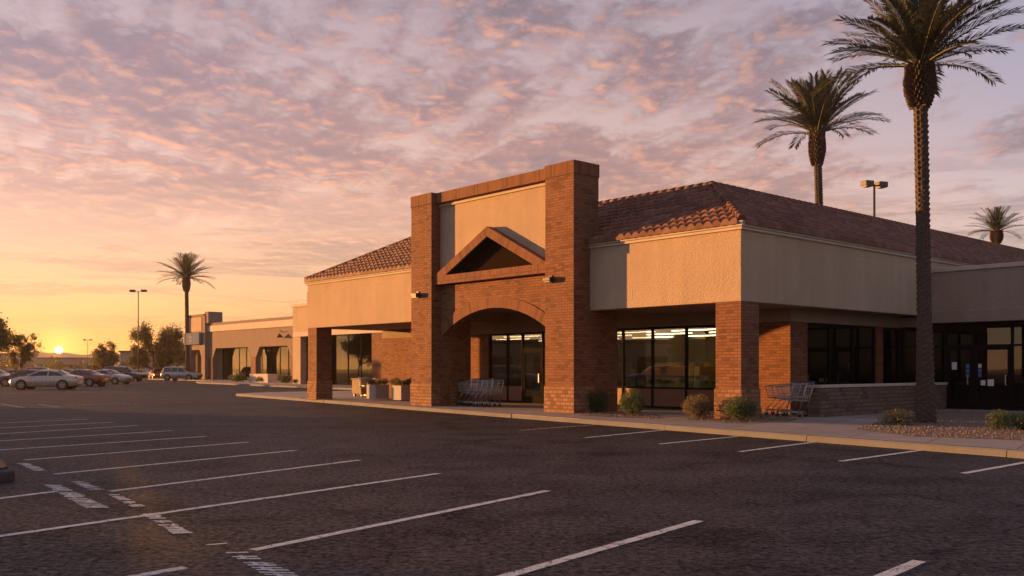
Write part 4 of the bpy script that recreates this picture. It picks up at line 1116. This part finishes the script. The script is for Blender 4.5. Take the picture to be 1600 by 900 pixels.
litcol = t.mix(wf, (.20, .10, .065), (.36, .145, .035))
cld = t.mix(1.0, cld, t.mix(t.math('MAXIMUM', litc, 0.0), (0, 0, 0), litcol), 'ADD')
cld = t.mix(1.0, cld, t.math('MULTIPLY_ADD', t.math('MINIMUM', litc, 0.0), .35, 1.0), 'MULTIPLY')
cld = t.mix(t.math('MULTIPLY', thick, .85), cld, t.mix(1.0, cld, (.62, .66, .80), 'MULTIPLY'))
smp = t.node('ShaderNodeMapping', ins={'Vector': D, 'Scale': (2.2, 2.2, 34)})
sb = t.math('MULTIPLY', t.smooth(t.noise(smp.outputs[0], 1.5, 6, .62, .3), .44, .58), t.math('MULTIPLY', t.smooth(el, .012, .05), t.smooth(el, .24, .13)))
mask = t.math('MULTIPLY', mask, t.math('MULTIPLY_ADD', t.smooth(el, .20, .09), -.75, 1.0))
col = t.mix(t.math('MAXIMUM', mask, t.math('MULTIPLY', sb, .85)), gap, cld)
g2_ = t.math('POWER', t.math('MAXIMUM', sd, 0.0), 90.0); g3_ = t.math('POWER', t.math('MAXIMUM', sd, 0.0), 6000.0); g4_ = t.math('POWER', t.math('MAXIMUM', sd, 0.0), 1500000.0)
col = t.mix(1.0, col, t.mix(g2_, (0, 0, 0), (.16, .055, .004)), 'ADD')
col = t.mix(1.0, col, t.mix(g3_, (0, 0, 0), (.40, .22, .04)), 'ADD')
col = t.mix(1.0, col, t.mix(t.math('MINIMUM', g4_, 1.0), (0, 0, 0), (90000.0, 32000.0, 3500.0)), 'ADD')
away = t.math('MULTIPLY', t.math('MULTIPLY_ADD', t.smooth(sd, -.6, .45), .1, .9), t.math('MULTIPLY_ADD', t.smooth(dz, .75, .4), .15, .85))
col = t.mix(1.0, col, away, 'MULTIPLY')
low = t.smooth(dz, -.06, 0.0)
col = t.mix(low, (.06, .042, .035), col)
bg = t.node('ShaderNodeBackground', ins={'Strength': .60}); t.set(bg.inputs['Color'], col)
sky = t.node('ShaderNodeTexSky', sky_type='NISHITA', sun_disc=False, sun_elevation=SUN_EL, sun_rotation=SUN_AZ, air_density=1.0, dust_density=0.1, ozone_density=3.0)
bg2 = t.node('ShaderNodeBackground', ins={'Strength': .05}); t.l.new(sky.outputs[0], bg2.inputs['Color'])
add = t.node('ShaderNodeAddShader'); t.l.new(bg.outputs[0], add.inputs[0]); t.l.new(bg2.outputs[0], add.inputs[1])
t.l.new(add.outputs[0], t.node('ShaderNodeOutputWorld').inputs[0])

ld = bpy.data.lights.new('sun', 'SUN'); ld.energy = 5.0; ld.angle = R(.6); ld.color = (1.0, .43, .11)
lo = bpy.data.objects.new('sun', ld); COL.objects.link(lo)
to_sun = Vector((math.sin(SUN_AZ) * math.cos(SUN_EL), math.cos(SUN_AZ) * math.cos(SUN_EL), math.sin(SUN_EL)))
lo.rotation_euler = to_sun.to_track_quat('Z', 'Y').to_euler(); lo.location = (0, 0, 30)

cd = bpy.data.cameras.new('camera'); cam = bpy.data.objects.new('camera', cd); COL.objects.link(cam)
cam.location = (0, 0, H); cam.rotation_euler = (R(90), 0, 0)
cd.sensor_width = 36; cd.lens = F / 1600 * 36; cd.shift_y = (HOR - 450) / 1600; cd.clip_end = 8000; cd.clip_start = .05
scene.camera = cam
vs = scene.view_settings; vs.view_transform = 'Standard'; vs.look = 'None'; vs.gamma = 1; vs.exposure = 1.3; vs.use_curve_mapping = False
scene.render.engine = 'CYCLES'
cy = scene.cycles; cy.max_bounces = 6; cy.transparent_max_bounces = 16; cy.caustics_reflective = False; cy.caustics_refractive = False; cy.sample_clamp_indirect = 4
cy.use_denoising = True
